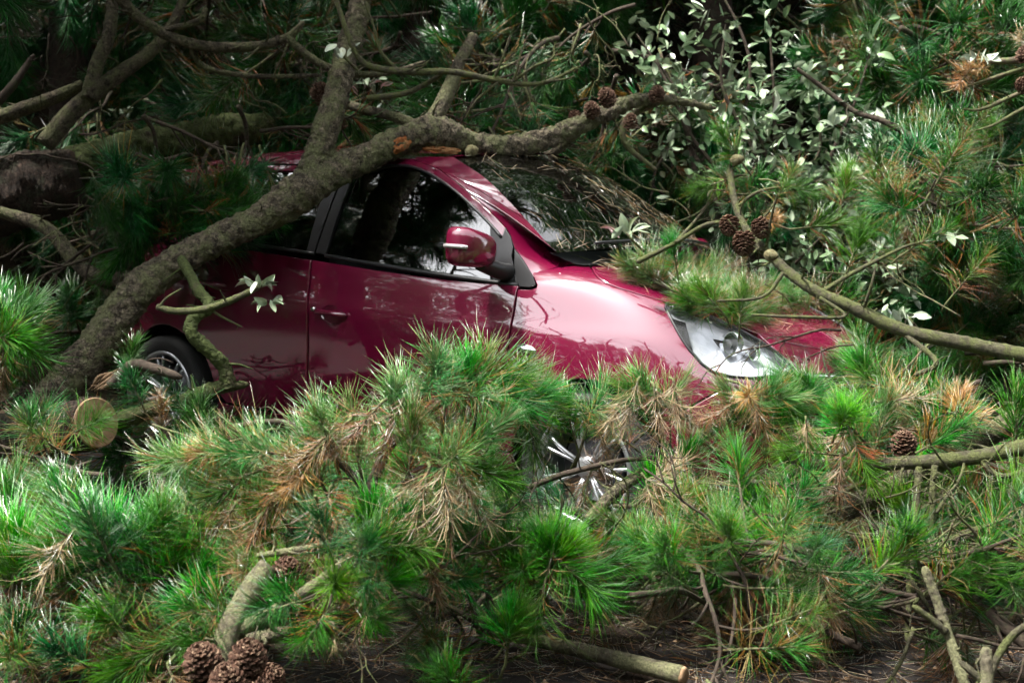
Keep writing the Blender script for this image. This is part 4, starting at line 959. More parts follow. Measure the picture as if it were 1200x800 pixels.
for a in ([(960, 345, 4.1, 3), (1000, 320, 4.15, 2.6), (1055, 293, 4.2, 2), (1080, 285, 4.2, 1.4)], [(920, 318, 4.15, 2.5), (895, 345, 4.1, 2), (840, 352, 4.1, 1.6)], [(1010, 366, 4.05, 2.2), (1020, 335, 4.0, 1.8), (1025, 310, 4.0, 1)], [(870, 262, 4.3, 2.5), (830, 262, 4.3, 2.4), (790, 285, 4.35, 2.6), (745, 308, 4.4, 3.4)], [(790, 285, 4.35, 2.4), (812, 262, 4.4, 2), (835, 235, 4.4, 1.4), (845, 215, 4.4, 1)], [(862, 245, 4.33, 2), (890, 225, 4.3, 1.8), (925, 218, 4.3, 1.2)], [(858, 196, 4.4, 2), (862, 170, 4.4, 1.6), (868, 150, 4.4, 1)], [(896, 290, 4.2, 1.8), (903, 255, 4.15, 1.6), (912, 225, 4.1, 1)], [(1060, 392, 4.0, 3.2), (1095, 425, 3.9, 3), (1070, 440, 3.88, 2.6)], [(960, 350, 4.05, 2.4), (990, 372, 4.0, 2), (930, 372, 4.0, 2), (880, 368, 4.05, 1.4)]): limb(A12, a, GREENTWIG, 'twig', nstub=3, stub=(.02, .1), sides=8)
for px, py, d, dx, dy, s in ((856, 255, 4.22, -.2, -.9, .8), (872, 274, 4.15, -.1, -.95, .92), (890, 258, 4.2, .1, -.8, .8)): add_cone(A12, at(px, py, d), screen_dir(dx, dy, .35), 'open', s)
add_cone(A12, at(896, 298, 4.1), screen_dir(.75, -.2, .7), 'closed', .75); add_cone(A12, at(856, 189, 4.36), screen_dir(.9, .15, .3), 'closed', .72)
A_FREE = A12
tufts(A12, [(858, 175, 4.4, 'green', .8, (-.5, .6, .2)), (930, 220, 4.3, 'green', .9, (.5, -.2, .2)), (838, 215, 4.4, 'green', .9, (-.8, -.3, .2)), (915, 225, 4.15, 'mixed', .8, (.4, .7, .2)), (990, 225, 4.5, 'green', .9, (.2, 1, .2)), (960, 265, 4.3, 'green', 1, (1, .1, .2)), (1080, 285, 4.2, 'mixed', .8, (.8, .5, .2)), (905, 260, 4.3, 'orange', .55, (.3, .4, .6)), (1050, 300, 4.3, 'mixed', .75, (-.2, .8, .3)), (835, 352, 4.2, 'green', .8, (-.6, .7, .2)), (790, 300, 4.4, 'green', .7, (-.2, .9, .2)), (868, 365, 4.2, 'green', .75, (0, .9, .3)), (1000, 300, 4.4, 'green', .9, (.3, .9, .2)), (1130, 330, 4.3, 'mixed', .9, (.4, .6, .3))])
A_FREE = None
# right: thick grey branch and green branch crossing
A13 = bough('grey_leaning_branch', 1200, 490, 3.6, 'thick grey branch rising to the right edge behind a green one', 'branch')
limb(A13, [(1260, 455, 3.55, 15), (1200, 488, 3.6, 14), (1150, 512, 3.62, 14), (1100, 540, 3.66, 13), (1050, 570, 3.7, 12.5), (1000, 597, 3.74, 12), (940, 625, 3.8, 10), (880, 640, 3.85, 8)], BARK, nstub=10, rough=.12, sides=16)
A14 = bough('green_horizontal_branch', 1200, 522, 3.4, 'green lichen branch running level to the right edge', 'branch')
limb(A14, [(1265, 515, 3.38, 9.5), (1200, 523, 3.4, 9), (1140, 535, 3.42, 8.5), (1080, 543, 3.45, 8), (1020, 546, 3.5, 7.5), (965, 545, 3.55, 6.5), (900, 531, 3.6, 4.5)], GREENTWIG, nstub=9, rough=.10, sides=14)
for a in ([(1098, 545, 3.42, 4), (1094, 590, 3.4, 4), (1093, 640, 3.4, 3.5), (1096, 690, 3.38, 3), ], [(1078, 548, 3.44, 4), (1074, 600, 3.4, 4), (1064, 680, 3.36, 3.6), (1060, 750, 3.3, 3)], [(1030, 548, 3.5, 4), (1000, 570, 3.48, 3.4), (960, 590, 3.5, 3), (925, 600, 3.5, 2.4)], [(940, 545, 3.56, 2.6), (910, 575, 3.5, 2.4), (905, 620, 3.46, 2)], [(1150, 536, 3.4, 3), (1175, 555, 3.35, 3), (1215, 545, 3.3, 3)], [(1100, 640, 3.36, 3.4), (1140, 620, 3.3, 3.2), (1185, 612, 3.25, 3), (1215, 610, 3.2, 3)]): limb(A14, a, GREENTWIG, 'twig', nstub=5, stub=(.03, .16), sides=9)
add_cone(A14, at(1059, 532, 3.5), screen_dir(-.1, .9, .35), 'open', .85)
tufts(A14, [(1120, 475, 3.6, 'orange', .95, (.1, .9, .3)), (1125, 485, 3.55, 'orange', .8, (.8, -.1, .3)), (1040, 470, 3.6, 'tan', .85, (.95, .1, .2)), (1045, 500, 3.6, 'brown', .9, (1, -.2, .2)), (1100, 515, 3.5, 'green', .9, (.7, .5, .3)), (1000, 500, 3.55, 'green', 1, (-.6, .7, .3)), (990, 490, 3.5, 'fresh', .85, (.1, .6, .8)), (1030, 465, 3.6, 'grey', .9, (.2, 1, .2)), (950, 530, 3.5, 'green', .9, (-.9, .1, .3)), (945, 500, 3.45, 'tan', .6, (.05, -1, .1)), (985, 540, 3.4, 'brown', 1, (-.1, -1, .1)), (1190, 470, 3.5, 'green', 1.1, (-.1, .9, .3)), (1060, 590, 3.5, 'fresh', .9, (-.4, .8, .4)), (905, 580, 3.45, 'green', 1, (-1, .1, .3)), (890, 600, 3.4, 'fresh', 1, (-1, .35, .3)), (885, 655, 3.3, 'fresh', 1.15, (-.9, .2, .35)), (880, 665, 3.25, 'green', 1.1, (-.8, -.4, .3)), (900, 640, 3.35, 'fresh', 1, (-.5, .8, .3)), (898, 655, 3.25, 'brown', 1, (.05, -1, .15)), (930, 600, 3.4, 'green', 1, (.3, .8, .4)), (950, 640, 3.4, 'mixed', 1, (.2, -.6, .4)), (960, 665, 3.35, 'brown', 1, (-.35, -1, .1)), (1020, 640, 3.4, 'brown', .9, (.1, -1, .1)), (1010, 540, 3.45, 'green', .9, (.2, -.7, .3)), (1160, 560, 3.5, 'green', 1, (.3, -.6, .2)), (1150, 580, 3.6, 'green', 1, (.6, .5, .2)), (1180, 640, 3.6, 'green', 1, (-.3, -.6, .3))])
# foreground, bottom left: lichen branch with cones
A15 = bough('lichen_branch', 265, 760, 2.75, 'pale lichen-covered branch stump with open cones at the bottom left', 'pine branch')
limb(A15, [(255, 800, 2.68, 15), (268, 745, 2.72, 14.5), (285, 705, 2.76, 14), (300, 680, 2.79, 13), (314, 662, 2.81, 12)], LICHEN, nstub=6, stub=(.02, .08), rough=.14, sides=18, amp=.006)
limb(A15, [(280, 735, 2.74, 10), (320, 715, 2.75, 7.5), (360, 690, 2.8, 6.5), (400, 660, 2.85, 5.5), (430, 628, 2.9, 4.5), (455, 598, 2.95, 3.5)], LICHEN, 'side_branch', nstub=7, stub=(.03, .12))
limb(A15, [(290, 748, 2.72, 9), (325, 740, 2.74, 8), (360, 732, 2.78, 7), (395, 735, 2.8, 6)], BARK, 'side_branch', nstub=5)
limb(A15, [(300, 650, 2.85, 3), (330, 645, 2.85, 4.5), (360, 640, 2.86, 4), (390, 632, 2.9, 3)], LICHEN, 'side_branch', nstub=5)
for px, py, d, dx, dy, s in ((243, 790, 2.62, -.1, .8, .98), (290, 785, 2.6, .15, .8, .95), (272, 812, 2.58, 0, .6, 1.0), (332, 682, 2.85, .3, .8, .85), (308, 800, 2.7, .5, .4, .8)): add_cone(A15, at(px, py, d), screen_dir(dx, dy, .5), 'open', s)
A16 = bough('foreground_bough', 400, 655, 2.9, 'large grey-green and rusty brown pine bough in front of the car doors', 'pine bough')
limb(A16, [(385, 700, 2.9, 7), (405, 640, 2.95, 7), (422, 598, 3.0, 7), (440, 560, 3.05, 6.5), (455, 525, 3.1, 6), (480, 500, 3.12, 5.5), (510, 475, 3.15, 5), (545, 445, 3.2, 4.5), (580, 410, 3.25, 3)], DARKTWIG, nstub=6)
limb(A16, [(430, 580, 3.02, 4), (400, 545, 3.05, 4.5), (370, 520, 3.08, 4), (330, 495, 3.1, 3.5), (270, 500, 3.12, 2.5)], DARKTWIG, 'side_branch', nstub=5)
limb(A16, [(455, 600, 2.95, 4), (470, 570, 3.0, 4), (490, 550, 3.0, 3.5), (530, 530, 3.05, 3)], DARKTWIG, 'side_branch', nstub=4)
FGR = [(250, 505, 3.1, 'grey', 1.05, (-.85, .45, .2)), (240, 535, 3.08, 'grey', 1.05, (-1, -.05, .25)), (300, 490, 3.12, 'grey', 1.05, (-.6, .7, .3)), (272, 520, 3.05, 'mixed', 1, (-.8, -.3, .4)), (335, 500, 3.1, 'grey', 1.1, (-.35, .9, .3)),
 (375, 490, 3.1, 'grey', 1.1, (-.3, .95, .2)), (385, 500, 3.0, 'grey', 1, (-.1, .6, .7)), (420, 470, 3.12, 'grey', 1.05, (-.15, 1, .2)), (455, 470, 3.1, 'grey', 1, (.2, .8, .5)), (480, 455, 3.15, 'grey', 1.1, (-.1, 1, .2)), (520, 440, 3.15, 'grey', 1.1, (.15, 1, .3)), (548, 430, 3.15, 'fresh', .95, (.1, .9, .4)), (560, 415, 3.2, 'grey', 1.05, (.15, 1, .2)), (590, 410, 3.25, 'grey', 1, (.45, .85, .2)), (575, 440, 3.15, 'green', 1.1, (.9, .1, .3)), (585, 455, 3.12, 'green', 1.1, (.8, -.45, .3)), (540, 460, 3.1, 'grey', 1, (.6, -.1, .6)), (505, 450, 3.05, 'grey', .95, (.2, .6, .8)),
 (320, 530, 3.0, 'grey', 1.05, (-.7, .1, .6)), (290, 560, 3.0, 'mixed', 1.05, (-.8, -.4, .3)), (345, 550, 2.98, 'mixed', 1, (-.5, -.6, .5)), (480, 540, 2.98, 'grey', 1, (.1, .9, .3)), (545, 530, 3.0, 'grey', 1.05, (.75, .6, .2)), (560, 550, 3.02, 'green', 1.1, (.9, -.3, .3)), (520, 545, 2.95, 'grey', .9, (.3, .3, .9)), (440, 610, 2.95, 'fresh', 1, (-.1, .7, .5)), (425, 640, 2.9, 'green', 1, (.3, .3, .7)), (455, 640, 2.9, 'green', 1, (.8, .1, .5)), (260, 590, 3.0, 'mixed', 1, (-.5, -.7, .3)), (370, 460, 3.2, 'grey', .9, (.1, 1, .1)), (620, 500, 3.3, 'green', 1.05, (.2, -.8, .2)), (610, 450, 3.3, 'green', 1, (.5, .3, .2)),
 (400, 500, 3.0, 'brown', 1.1, (-.75, -.6, .3)), (375, 525, 2.98, 'brown', 1.15, (-.65, -.75, .2)), (355, 555, 2.95, 'orange', .9, (-.6, -.7, .3)), (440, 480, 3.0, 'brown', 1.1, (-.6, -.7, .3)), (470, 475, 3.0, 'brown', 1, (-.3, -.9, .3)), (490, 465, 3.02, 'brown', .9, (.05, -1, .3)), (320, 580, 2.95, 'brown', 1.05, (-.35, -.9, .2)), (385, 585, 2.92, 'orange', .85, (-.1, -1, .2)), (372, 600, 2.9, 'brown', 1, (.05, -1, .15)), (250, 525, 3.0, 'orange', .7, (-1, -.05, .3)), (270, 600, 2.95, 'brown', 1, (-.5, -.8, .2)), (300, 620, 2.9, 'brown', 1, (-.2, -1, .2)),
 (500, 560, 2.92, 'tan', 1.1, (-.25, -1, .25)), (520, 560, 2.9, 'tan', 1.1, (.15, -1, .3)), (540, 560, 2.92, 'tan', 1.05, (.5, -.8, .3)), (485, 565, 2.95, 'tan', .95, (-.5, -.85, .2)), (420, 640, 2.85, 'brown', .9, (-.1, -1, .2)), (500, 650, 2.9, 'brown', .9, (.3, -1, .2)), (440, 670, 2.85, 'tan', .9, (-.2, -1, .2))]
tufts(A16, FGR)
# bright young shoots at bottom left
A17 = bough('young_pine_shoots', 130, 700, 2.95, 'bright green upright pine shoots filling the lower left', 'pine bough')
limb(A17, [(-40, 740, 2.9, 6), (40, 720, 2.92, 6), (120, 705, 2.95, 5.5), (200, 690, 3.0, 4.5), (260, 690, 3.05, 3)], DARKTWIG, nstub=5)
limb(A17, [(135, 705, 2.95, 4), (134, 670, 2.95, 4), (128, 640, 2.97, 3.6)], DARKTWIG, 'side_branch', nstub=0, amp=.003)
limb(A17, [(12, 735, 2.9, 4), (8, 690, 2.9, 4), (15, 655, 2.92, 3.6)], DARKTWIG, 'side_branch', nstub=0, amp=.003)
tufts(A17, [(128, 635, 2.95, 'fresh', 1.59, (0, 1, .15)), (100, 640, 3.0, 'fresh', 1.42, (-.35, .9, .15)), (75, 620, 3.05, 'fresh', 1.30, (-.1, 1, .1)), (150, 650, 2.92, 'green', 1.15, (.6, .7, .3)), (105, 660, 2.9, 'green', 1.1, (-.75, .3, .4)), (15, 655, 2.9, 'fresh', 1.36, (.25, .95, .2)), (5, 660, 2.88, 'fresh', 1.30, (-.4, .9, .2)), (30, 670, 2.88, 'green', 1.05, (.7, .5, .4)), (200, 672, 2.95, 'fresh', 1.30, (.25, .95, .2)), (188, 668, 3.0, 'fresh', 1.18, (-.3, .95, .1)), (215, 680, 2.92, 'green', 1, (.8, .5, .3)), (-15, 585, 3.1, 'fresh', 1.36, (.2, 1, .1)), (5, 590, 3.05, 'green', 1, (.5, .8, .3)), (45, 690, 2.85, 'brown', 1, (-.2, -1, .2)), (110, 690, 2.85, 'brown', 1.1, (.2, -1, .2)), (140, 690, 2.86, 'brown', 1, (.6, -.8, .3)), (80, 690, 2.86, 'brown', 1, (-.5, -.8, .3)), (15, 690, 2.85, 'brown', 1.1, (.0, -1, .1)), (150, 740, 2.8, 'mixed', 1, (.4, -.6, .4)), (255, 715, 2.85, 'green', 1.05, (-.9, .15, .4)), (250, 700, 2.9, 'fresh', 1.06, (-.6, .6, .4)), (240, 735, 2.8, 'mixed', 1, (-.8, -.3, .4)), (170, 770, 2.75, 'green', 1, (-.5, -.2, .5)), (100, 780, 2.72, 'dark', .8, (-.3, .4, .5)), (200, 790, 2.7, 'brown', .9, (.3, -.5, .4)), (60, 780, 2.75, 'brown', .9, (-.2, -.5, .4)), (20, 760, 2.75, 'dark', .8, (.2, .4, .4))])
A18 = bough('left_edge_bough', -30, 420, 4.2, 'thick-needled green pine bough end at the left edge above the log', 'pine bough')
limb(A18, [(-80, 430, 4.2, 6), (-30, 410, 4.2, 6), (5, 390, 4.2, 5), (20, 385, 4.2, 4)], DARKTWIG, nstub=2)
A_FREE = A18
tufts(A18, [(15, 385, 4.15, 'green', 1.35, (.7, .6, .3)), (0, 390, 4.18, 'green', 1.3, (-.1, 1, .2)), (10, 395, 4.1, 'fresh', 1.2, (.95, .1, .4)), (20, 400, 4.12, 'green', 1.2, (.8, -.5, .3)), (-10, 380, 4.2, 'green', 1.2, (.3, .9, .4)), (5, 410, 4.1, 'brown', 1.25, (.0, -1, .2)), (-15, 410, 4.1, 'brown', 1.2, (.1, -1, .2)), (40, 500, 4.0, 'green', 1, (.5, .5, .4)), (100, 500, 3.9, 'green', 1.05, (.7, .3, .5)), (60, 520, 3.9, 'mixed', 1, (-.2, .4, .6)), (20, 540, 3.8, 'brown', 1, (.2, -.9, .3)), (70, 560, 3.8, 'brown', 1, (.3, -.8, .3))])
A_FREE = None
# centre bottom
A19 = bough('centre_shoots', 650, 700, 3.1, 'vivid green pine shoots below the front wheel', 'pine bough')
limb(A19, [(560, 735, 3.05, 4), (600, 705, 3.08, 4), (640, 660, 3.1, 4), (655, 640, 3.12, 3)], DARKTWIG, nstub=4)
limb(A19, [(655, 700, 3.1, 3), (645, 665, 3.12, 3), (600, 655, 3.15, 2.5)], DARKTWIG, 'side_branch', nstub=3)
tufts(A19, [(648, 640, 3.08, 'fresh', 1.2, (.15, 1, .2)), (640, 645, 3.05, 'fresh', 1.1, (-.35, .85, .4)), (660, 650, 3.05, 'fresh', 1.1, (.7, .7, .3)), (600, 650, 3.12, 'fresh', 1, (-.2, .95, .3)), (580, 655, 3.1, 'green', 1.05, (-.6, .7, .3)), (610, 670, 3.05, 'green', 1, (.1, .3, .9)), (670, 670, 3.0, 'green', 1.05, (.6, -.5, .4)), (640, 680, 3.0, 'mixed', 1, (-.2, -.8, .4)), (597, 733, 2.95, 'fresh', .95, (.1, 1, .2)), (605, 733, 2.95, 'fresh', .85, (.5, .85, .2)), (560, 640, 3.1, 'green', 1, (-.5, .3, .6)), (530, 680, 3.05, 'green', 1, (.3, .2, .7)), (700, 660, 3.2, 'green', 1, (.8, .1, .3))])
A20 = bough('wheel_bough', 700, 600, 3.5, 'slanting branch with straw-coloured needle clumps across the front wheel', 'pine branch')
limb(A20, [(690, 612, 3.45, 7), (725, 575, 3.5, 6.8), (765, 545, 3.55, 6.5), (805, 520, 3.6, 6), (850, 492, 3.65, 5.5), (885, 468, 3.7, 4.5)], BARK, nstub=7)
limb(A20, [(800, 522, 3.6, 3), (790, 490, 3.62, 3), (770, 455, 3.65, 2.6)], DARKTWIG, 'side_branch', nstub=3)
limb(A20, [(590, 505, 3.55, 4), (630, 482, 3.6, 4), (660, 472, 3.62, 3.4), (690, 470, 3.65, 2.4)], DARKTWIG, 'side_branch', nstub=5)
limb(A20, [(620, 575, 3.5, 3.5), (665, 555, 3.5, 3.5), (720, 540, 3.5, 3), (780, 535, 3.55, 2.5)], DARKTWIG, 'side_branch', nstub=8, stub=(.05, .2))
limb(A20, [(720, 590, 3.45, 2.4), (745, 590, 3.42, 2.2), (762, 575, 3.4, 2)], DARKTWIG, 'twig', nstub=3)
tufts(A20, [(690, 470, 3.62, 'grey', .95, (.3, .9, .2)), (670, 475, 3.6, 'green', .95, (-.2, .8, .3)), (700, 480, 3.58, 'grey', .9, (.9, .3, .3)), (650, 485, 3.6, 'green', .9, (.1, .4, .8)), (640, 470, 3.65, 'green', .9, (-.4, .8, .1)), (765, 450, 3.6, 'grey', 1, (-.3, .9, .2)), (775, 455, 3.62, 'grey', .9, (.5, .7, .2)), (755, 460, 3.58, 'green', .9, (-.9, .3, .3)), (745, 455, 3.52, 'tan', 1.0, (-.3, -1, .2)), (768, 462, 3.52, 'tan', .95, (.15, -1, .2)), (735, 465, 3.55, 'tan', .8, (-.6, -.8, .2)), (790, 455, 3.5, 'tan', .85, (.1, -1, .2)), (800, 480, 3.55, 'tan', .7, (.4, -.6, .4)), (880, 462, 3.6, 'grey', 1, (.5, .8, .3)), (870, 460, 3.62, 'grey', 1, (-.5, .8, .3)), (890, 468, 3.58, 'grey', 1, (1, .1, .3)), (878, 465, 3.5, 'orange', .65, (-.3, .0, .9)), (885, 475, 3.55, 'brown', .9, (.3, -.9, .3)), (860, 472, 3.55, 'brown', .8, (-.7, -.4, .4)), (900, 470, 3.6, 'green', 1, (.8, -.5, .2)), (765, 565, 3.35, 'tan', .9, (.6, -.3, .5)), (760, 575, 3.35, 'tan', .85, (.2, -.9, .3)), (775, 555, 3.4, 'tan', .7, (.7, .4, .3)), (830, 545, 3.5, 'brown', .8, (0, -1, .2)), (700, 500, 3.7, 'brown', .8, (.3, -.9, .1)), (940, 450, 3.7, 'green', .9, (.0, .9, .3)), (850, 500, 3.6, 'green', .9, (.4, .7, .3)), (830, 520, 3.6, 'mixed', .9, (-.5, .6, .3)), (905, 510, 3.6, 'green', 1, (.2, .8, .3)), (800, 560, 3.5, 'green', 1, (.1, .8, .4)), (930, 480, 3.65, 'green', .9, (.5, .6, .3)), (955, 460, 3.65, 'green', .9, (-.5, .6, .4)), (690, 560, 3.6, 'brown', .8, (-.3, -.8, .3)), (720, 570, 3.7, 'brown', .9, (-.5, .5, .2)), (725, 510, 3.75, 'mixed', .8, (-.5, .4, .2)), (820, 600, 3.4, 'green', 1, (-.4, .3, .5))])
# log on the road
A21 = bough('cut_pole', 700, 765, 3.0, 'straight cut branch with sawn end lying on the road at the bottom', 'log')
gz = [at_z(x, y, .045) for x, y in ((560, 735), (640, 752), (720, 771), (800, 791))]
P = catmull(np.array(gz), 40); b = MB(); b.tube(P, np.linspace(.016, .024, 40), 16, 0, False, .12, 3, 20); stubs(b, np.c_[P, np.full(40, .02)], random.Random(4), 6, .01, .03); b.build('limb', [LICHEN], A21)
b = MB(); dd = (P[-1] - P[-2]) / np.linalg.norm(P[-1] - P[-2]); b.tube([P[-1] - dd * .002, P[-1] + dd * .004, P[-1] + dd * .008], [.0238, .0232, .021], 16, rough=.1, seed=2); b.build('sawn_end', [SAWN], A21)
# bottom right lichen twigs
A22 = bough('lichen_twigs', 1120, 800, 2.85, 'pale lichen twigs sticking up at the bottom right', 'branch')
limb(A22, [(1140, 830, 2.8, 6), (1125, 790, 2.82, 6), (1112, 750, 2.85, 5.5), (1098, 705, 2.88, 5.5), (1084, 664, 2.9, 5)], LICHEN, nstub=5, stub=(.02, .06))
limb(A22, [(1108, 740, 2.85, 4.5), (1090, 725, 2.85, 4), (1067, 708, 2.85, 3.5)], GREENTWIG, 'side_branch', nstub=2)
A23 = bough('curved_green_twig', 1150, 800, 2.75, 'yellow-green curved twig at the bottom right corner', 'branch')
limb(A23, [(1152, 830, 2.72, 8), (1158, 795, 2.74, 7.5), (1157, 758, 2.76, 7)], LICHEN, nstub=4, stub=(.02, .05))
limb(A23, [(1160, 795, 2.74, 4), (1172, 765, 2.74, 4.5), (1190, 742, 2.74, 4.5), (1220, 725, 2.72, 4)], GREENTWIG, 'side_branch', nstub=3)
limb(A23, [(1155, 800, 2.74, 5), (1140, 785, 2.74, 4.5), (1125, 772, 2.75, 3.5)], GREENTWIG, 'side_branch', nstub=2)
A24 = bough('dark_branch', 1200, 745, 3.1, 'dark branch running down into the tangle at the lower right', 'branch')
limb(A24, [(1040, 620, 3.3, 6), (1085, 655, 3.25, 7), (1130, 690, 3.2, 8), (1180, 735, 3.12, 9), (1230, 770, 3.05, 9)], DARKTWIG, nstub=10, stub=(.05, .2))
limb(A24, [(1010, 760, 3.2, 5), (960, 730, 3.25, 5), (945, 690, 3.3, 4.5), (985, 655, 3.35, 4), (1020, 640, 3.4, 4)], DARKTWIG, 'side_branch', nstub=10, stub=(.05, .2))
A25 = bough('curling_stem', 1090, 260, 5.8, 'thin dark curling stem beside the leafy shrub', 'stem')
limb(A25, [(935, 80, 6.0, 2.2), (960, 100, 6.0, 2.6), (1000, 130, 5.95, 3), (1035, 142, 5.9, 3.6), (1070, 163, 5.85, 4.2), (1088, 188, 5.8, 4.5), (1090, 225, 5.8, 4.5), (1096, 262, 5.8, 4)], DARKTWIG, nstub=10, stub=(.04, .25))
A26 = bough('bare_sprays', 1200, 90, 5.0, 'bare curling twigs with orange needles at the upper right edge', 'pine branch')
for a in ([(1240, 70, 5.0, 3), (1190, 82, 5.0, 2.8), (1150, 95, 5.0, 2), (1105, 108, 5.0, 1.2)], [(1240, 90, 5.0, 3), (1190, 112, 5.0, 2.6), (1150, 128, 5.0, 1.8), (1128, 128, 5.0, 1.2)], [(1240, 105, 5.0, 3), (1195, 130, 5.0, 2.4), (1165, 148, 5.0, 1.6), (1140, 155, 5.0, 1)], [(1240, 60, 5.0, 5), (1200, 70, 5.0, 4.5), (1165, 72, 5.0, 3.5), (1145, 70, 5.0, 2)]): limb(A26, a, TWIG, 'twig', nstub=3, stub=(.03, .12), sides=8)
tufts(A26, [(1150, 80, 5.0, 'orange', .8, (-.9, -.1, .2)), (1130, 90, 5.0, 'orange', .8, (-.6, -.7, .2)), (1215, 60, 5.0, 'tan', .9, (-.6, .3, .2))])
add_cone(A26, at(1197, 72, 4.95), screen_dir(.2, .6, .5), 'open', .85); add_cone(A26, at(1196, 95, 4.95), screen_dir(.2, -.6, .5), 'open', .8)
for i in range(9): a = i * .7; add_leaf(A26, at(1148 + 10 * math.cos(a), 68 + 6 * math.sin(a), 4.93), screen_dir(math.cos(a), math.sin(a) * .8, .4), 'silver', .85)

# sprays lying on the bonnet and against the windscreen
A27 = empty('bonnet_spray', S(8.2, 7.6)[0], 'broken pine spray of green and rusty needles lying on the bonnet', 'pine bough')
R = random.Random(21)
for k in range(34):
    u_ = R.uniform(7.7, 10.9); v_ = R.uniform(7.25, 8.8); p = S(u_, v_)[0]; n_ = SNo(u_, v_)[0]
    if k % 2 == 0: v_ = 6.72 + .03 * k / 34; p = S(u_, v_ + .75)[0]
    th = R.random() * 6.28; d = np.array([math.cos(th), math.sin(th), 0.]); d = d - n_ * (d @ n_) + n_ * R.uniform(.0, .18)
    add_tuft(A27, p + n_ * .03, d, R.choice(['green', 'mixed', 'green', 'brown', 'grey', 'mixed', 'tan']), R.uniform(.6, .9))
for k in range(30):
    u_ = R.uniform(7.6, 11.2); v_ = R.uniform(6.9, 8.9); p = S(u_, v_)[0]; n_ = SNo(u_, v_)[0]
    if R.random() < .6: p = p * [1, -1, 1]; n_ = n_ * [1, -1, 1]
    th = R.random() * 6.28; d = np.array([math.cos(th), math.sin(th), 0.]); d = d - n_ * (d @ n_) + n_ * R.uniform(.0, .5)
    add_tuft(A27, p + n_ * .03, d, R.choice(['green', 'mixed', 'green', 'brown', 'grey']), R.uniform(.75, 1.05))
for q in ([(7.3, 8.2), (7.8, 7.4), (8.6, 7.1), (9.6, 6.9)], [(7.5, 8.4), (8.2, 8.0), (9.4, 7.6), (10.4, 7.2)], [(8.0, 7.3), (8.4, 7.8), (9.0, 8.3)]):
    P = catmull(np.array([S(a, c)[0] + SNo(a, c)[0] * .03 for a, c in q]), 24); b = MB(); b.tube(P, np.linspace(.008, .003, 24), 8, rough=.15, seed=3); stubs(b, np.c_[P, np.full(24, .008)], R, 6, .03, .12); b.build('twig', [DARKTWIG], A27)
# ------------------------------------------------------------------ ground
def ground_mats():
    m = mat('dark_asphalt', rough=.8, spec=.15); b = bsdf(m); p = geo_pos(m)  # near-black grey grain with brown patches
    n1 = noise_tex(m, 3, 6, .6, p); n2 = noise_tex(m, 160, 3, .7, p)
    r = ramp(m, [(.35, (.010, .009, .009)), (.7, (.030, .027, .026))]); L(m, n2.outputs[0], r.inputs[0])
    r2 = ramp(m, [(.42, (0,) * 3), (.62, (1,) * 3)]); L(m, n1.outputs[0], r2.inputs[0])
    L(m, mix_rgb(m, r2.outputs[0], r.outputs[0], (.020, .013, .008)), b.inputs['Base Color'])
    bp = N(m, 'ShaderNodeBump'); bp.inputs['Strength'].default_value = .6; bp.inputs['Distance'].default_value = .006; L(m, n2.outputs[0], bp.inputs['Height']); L(m, bp.outputs[0], b.inputs['Normal'])
    s = mat('leaf_mould', rough=.95, spec=.1); b = bsdf(s); p = geo_pos(s); n1 = noise_tex(s, 9, 8, .75, p); r = ramp(s, [(.35, (.010, .008, .005)), (.6, (.035, .024, .014)), (.75, (.05, .05, .02))])
    L(s, n1.outputs[0], r.inputs[0]); L(s, r.outputs[0], b.inputs['Base Color'])
    return m, s
ASPH, MOULD = ground_mats()
CFh = np.array([CF[0], CF[1], 0]); CFh /= np.linalg.norm(CFh); CRh = np.array([CFh[1], -CFh[0], 0])
def frame_pt(t, s): return CAM * [1, 1, 0] + CFh * t + CRh * s
def bank_z(t, s): return max(0, t - 7.6) ** 1.25 * .75 + (.16 * noise.noise(Vector((t * .7, s * .7, 0))) + .05) * min(1, max(0, t - 6.3))
g = MB(); nt, ns = 90, 60; ts = np.r_[np.linspace(-60, 5.8, 20), np.linspace(6.1, 16, 50), np.linspace(18, 120, 20)]; ss = np.linspace(-60, 60, ns)
ss = np.sign(ss) * np.abs(ss / 60) ** 1.7 * 70
V = [(*frame_pt(t, s)[:2], (bank_z(min(t, 16), s) if t > 6 else 0) - .004 - (.012 if t < 6 else 0)) for t in ts for s in ss]
F = [(i * ns + j, i * ns + j + 1, (i + 1) * ns + j + 1, (i + 1) * ns + j) for i in range(len(ts) - 1) for j in range(ns - 1)]
g.add(V, F); tag(g.build('ground', MOULD), 'dark leaf mould bank rising behind the car', kind='structure')
g = MB(); q = [(-58, -60), (-58, 60), (6.9, 60), (6.9, -60)]; V = [(*frame_pt(t, s)[:2], 0.0) for t, s in q]; g.add(V, [(0, 1, 2, 3)])
tag(g.build('road', ASPH, smooth=False), 'dark asphalt under the fallen branches', kind='structure')
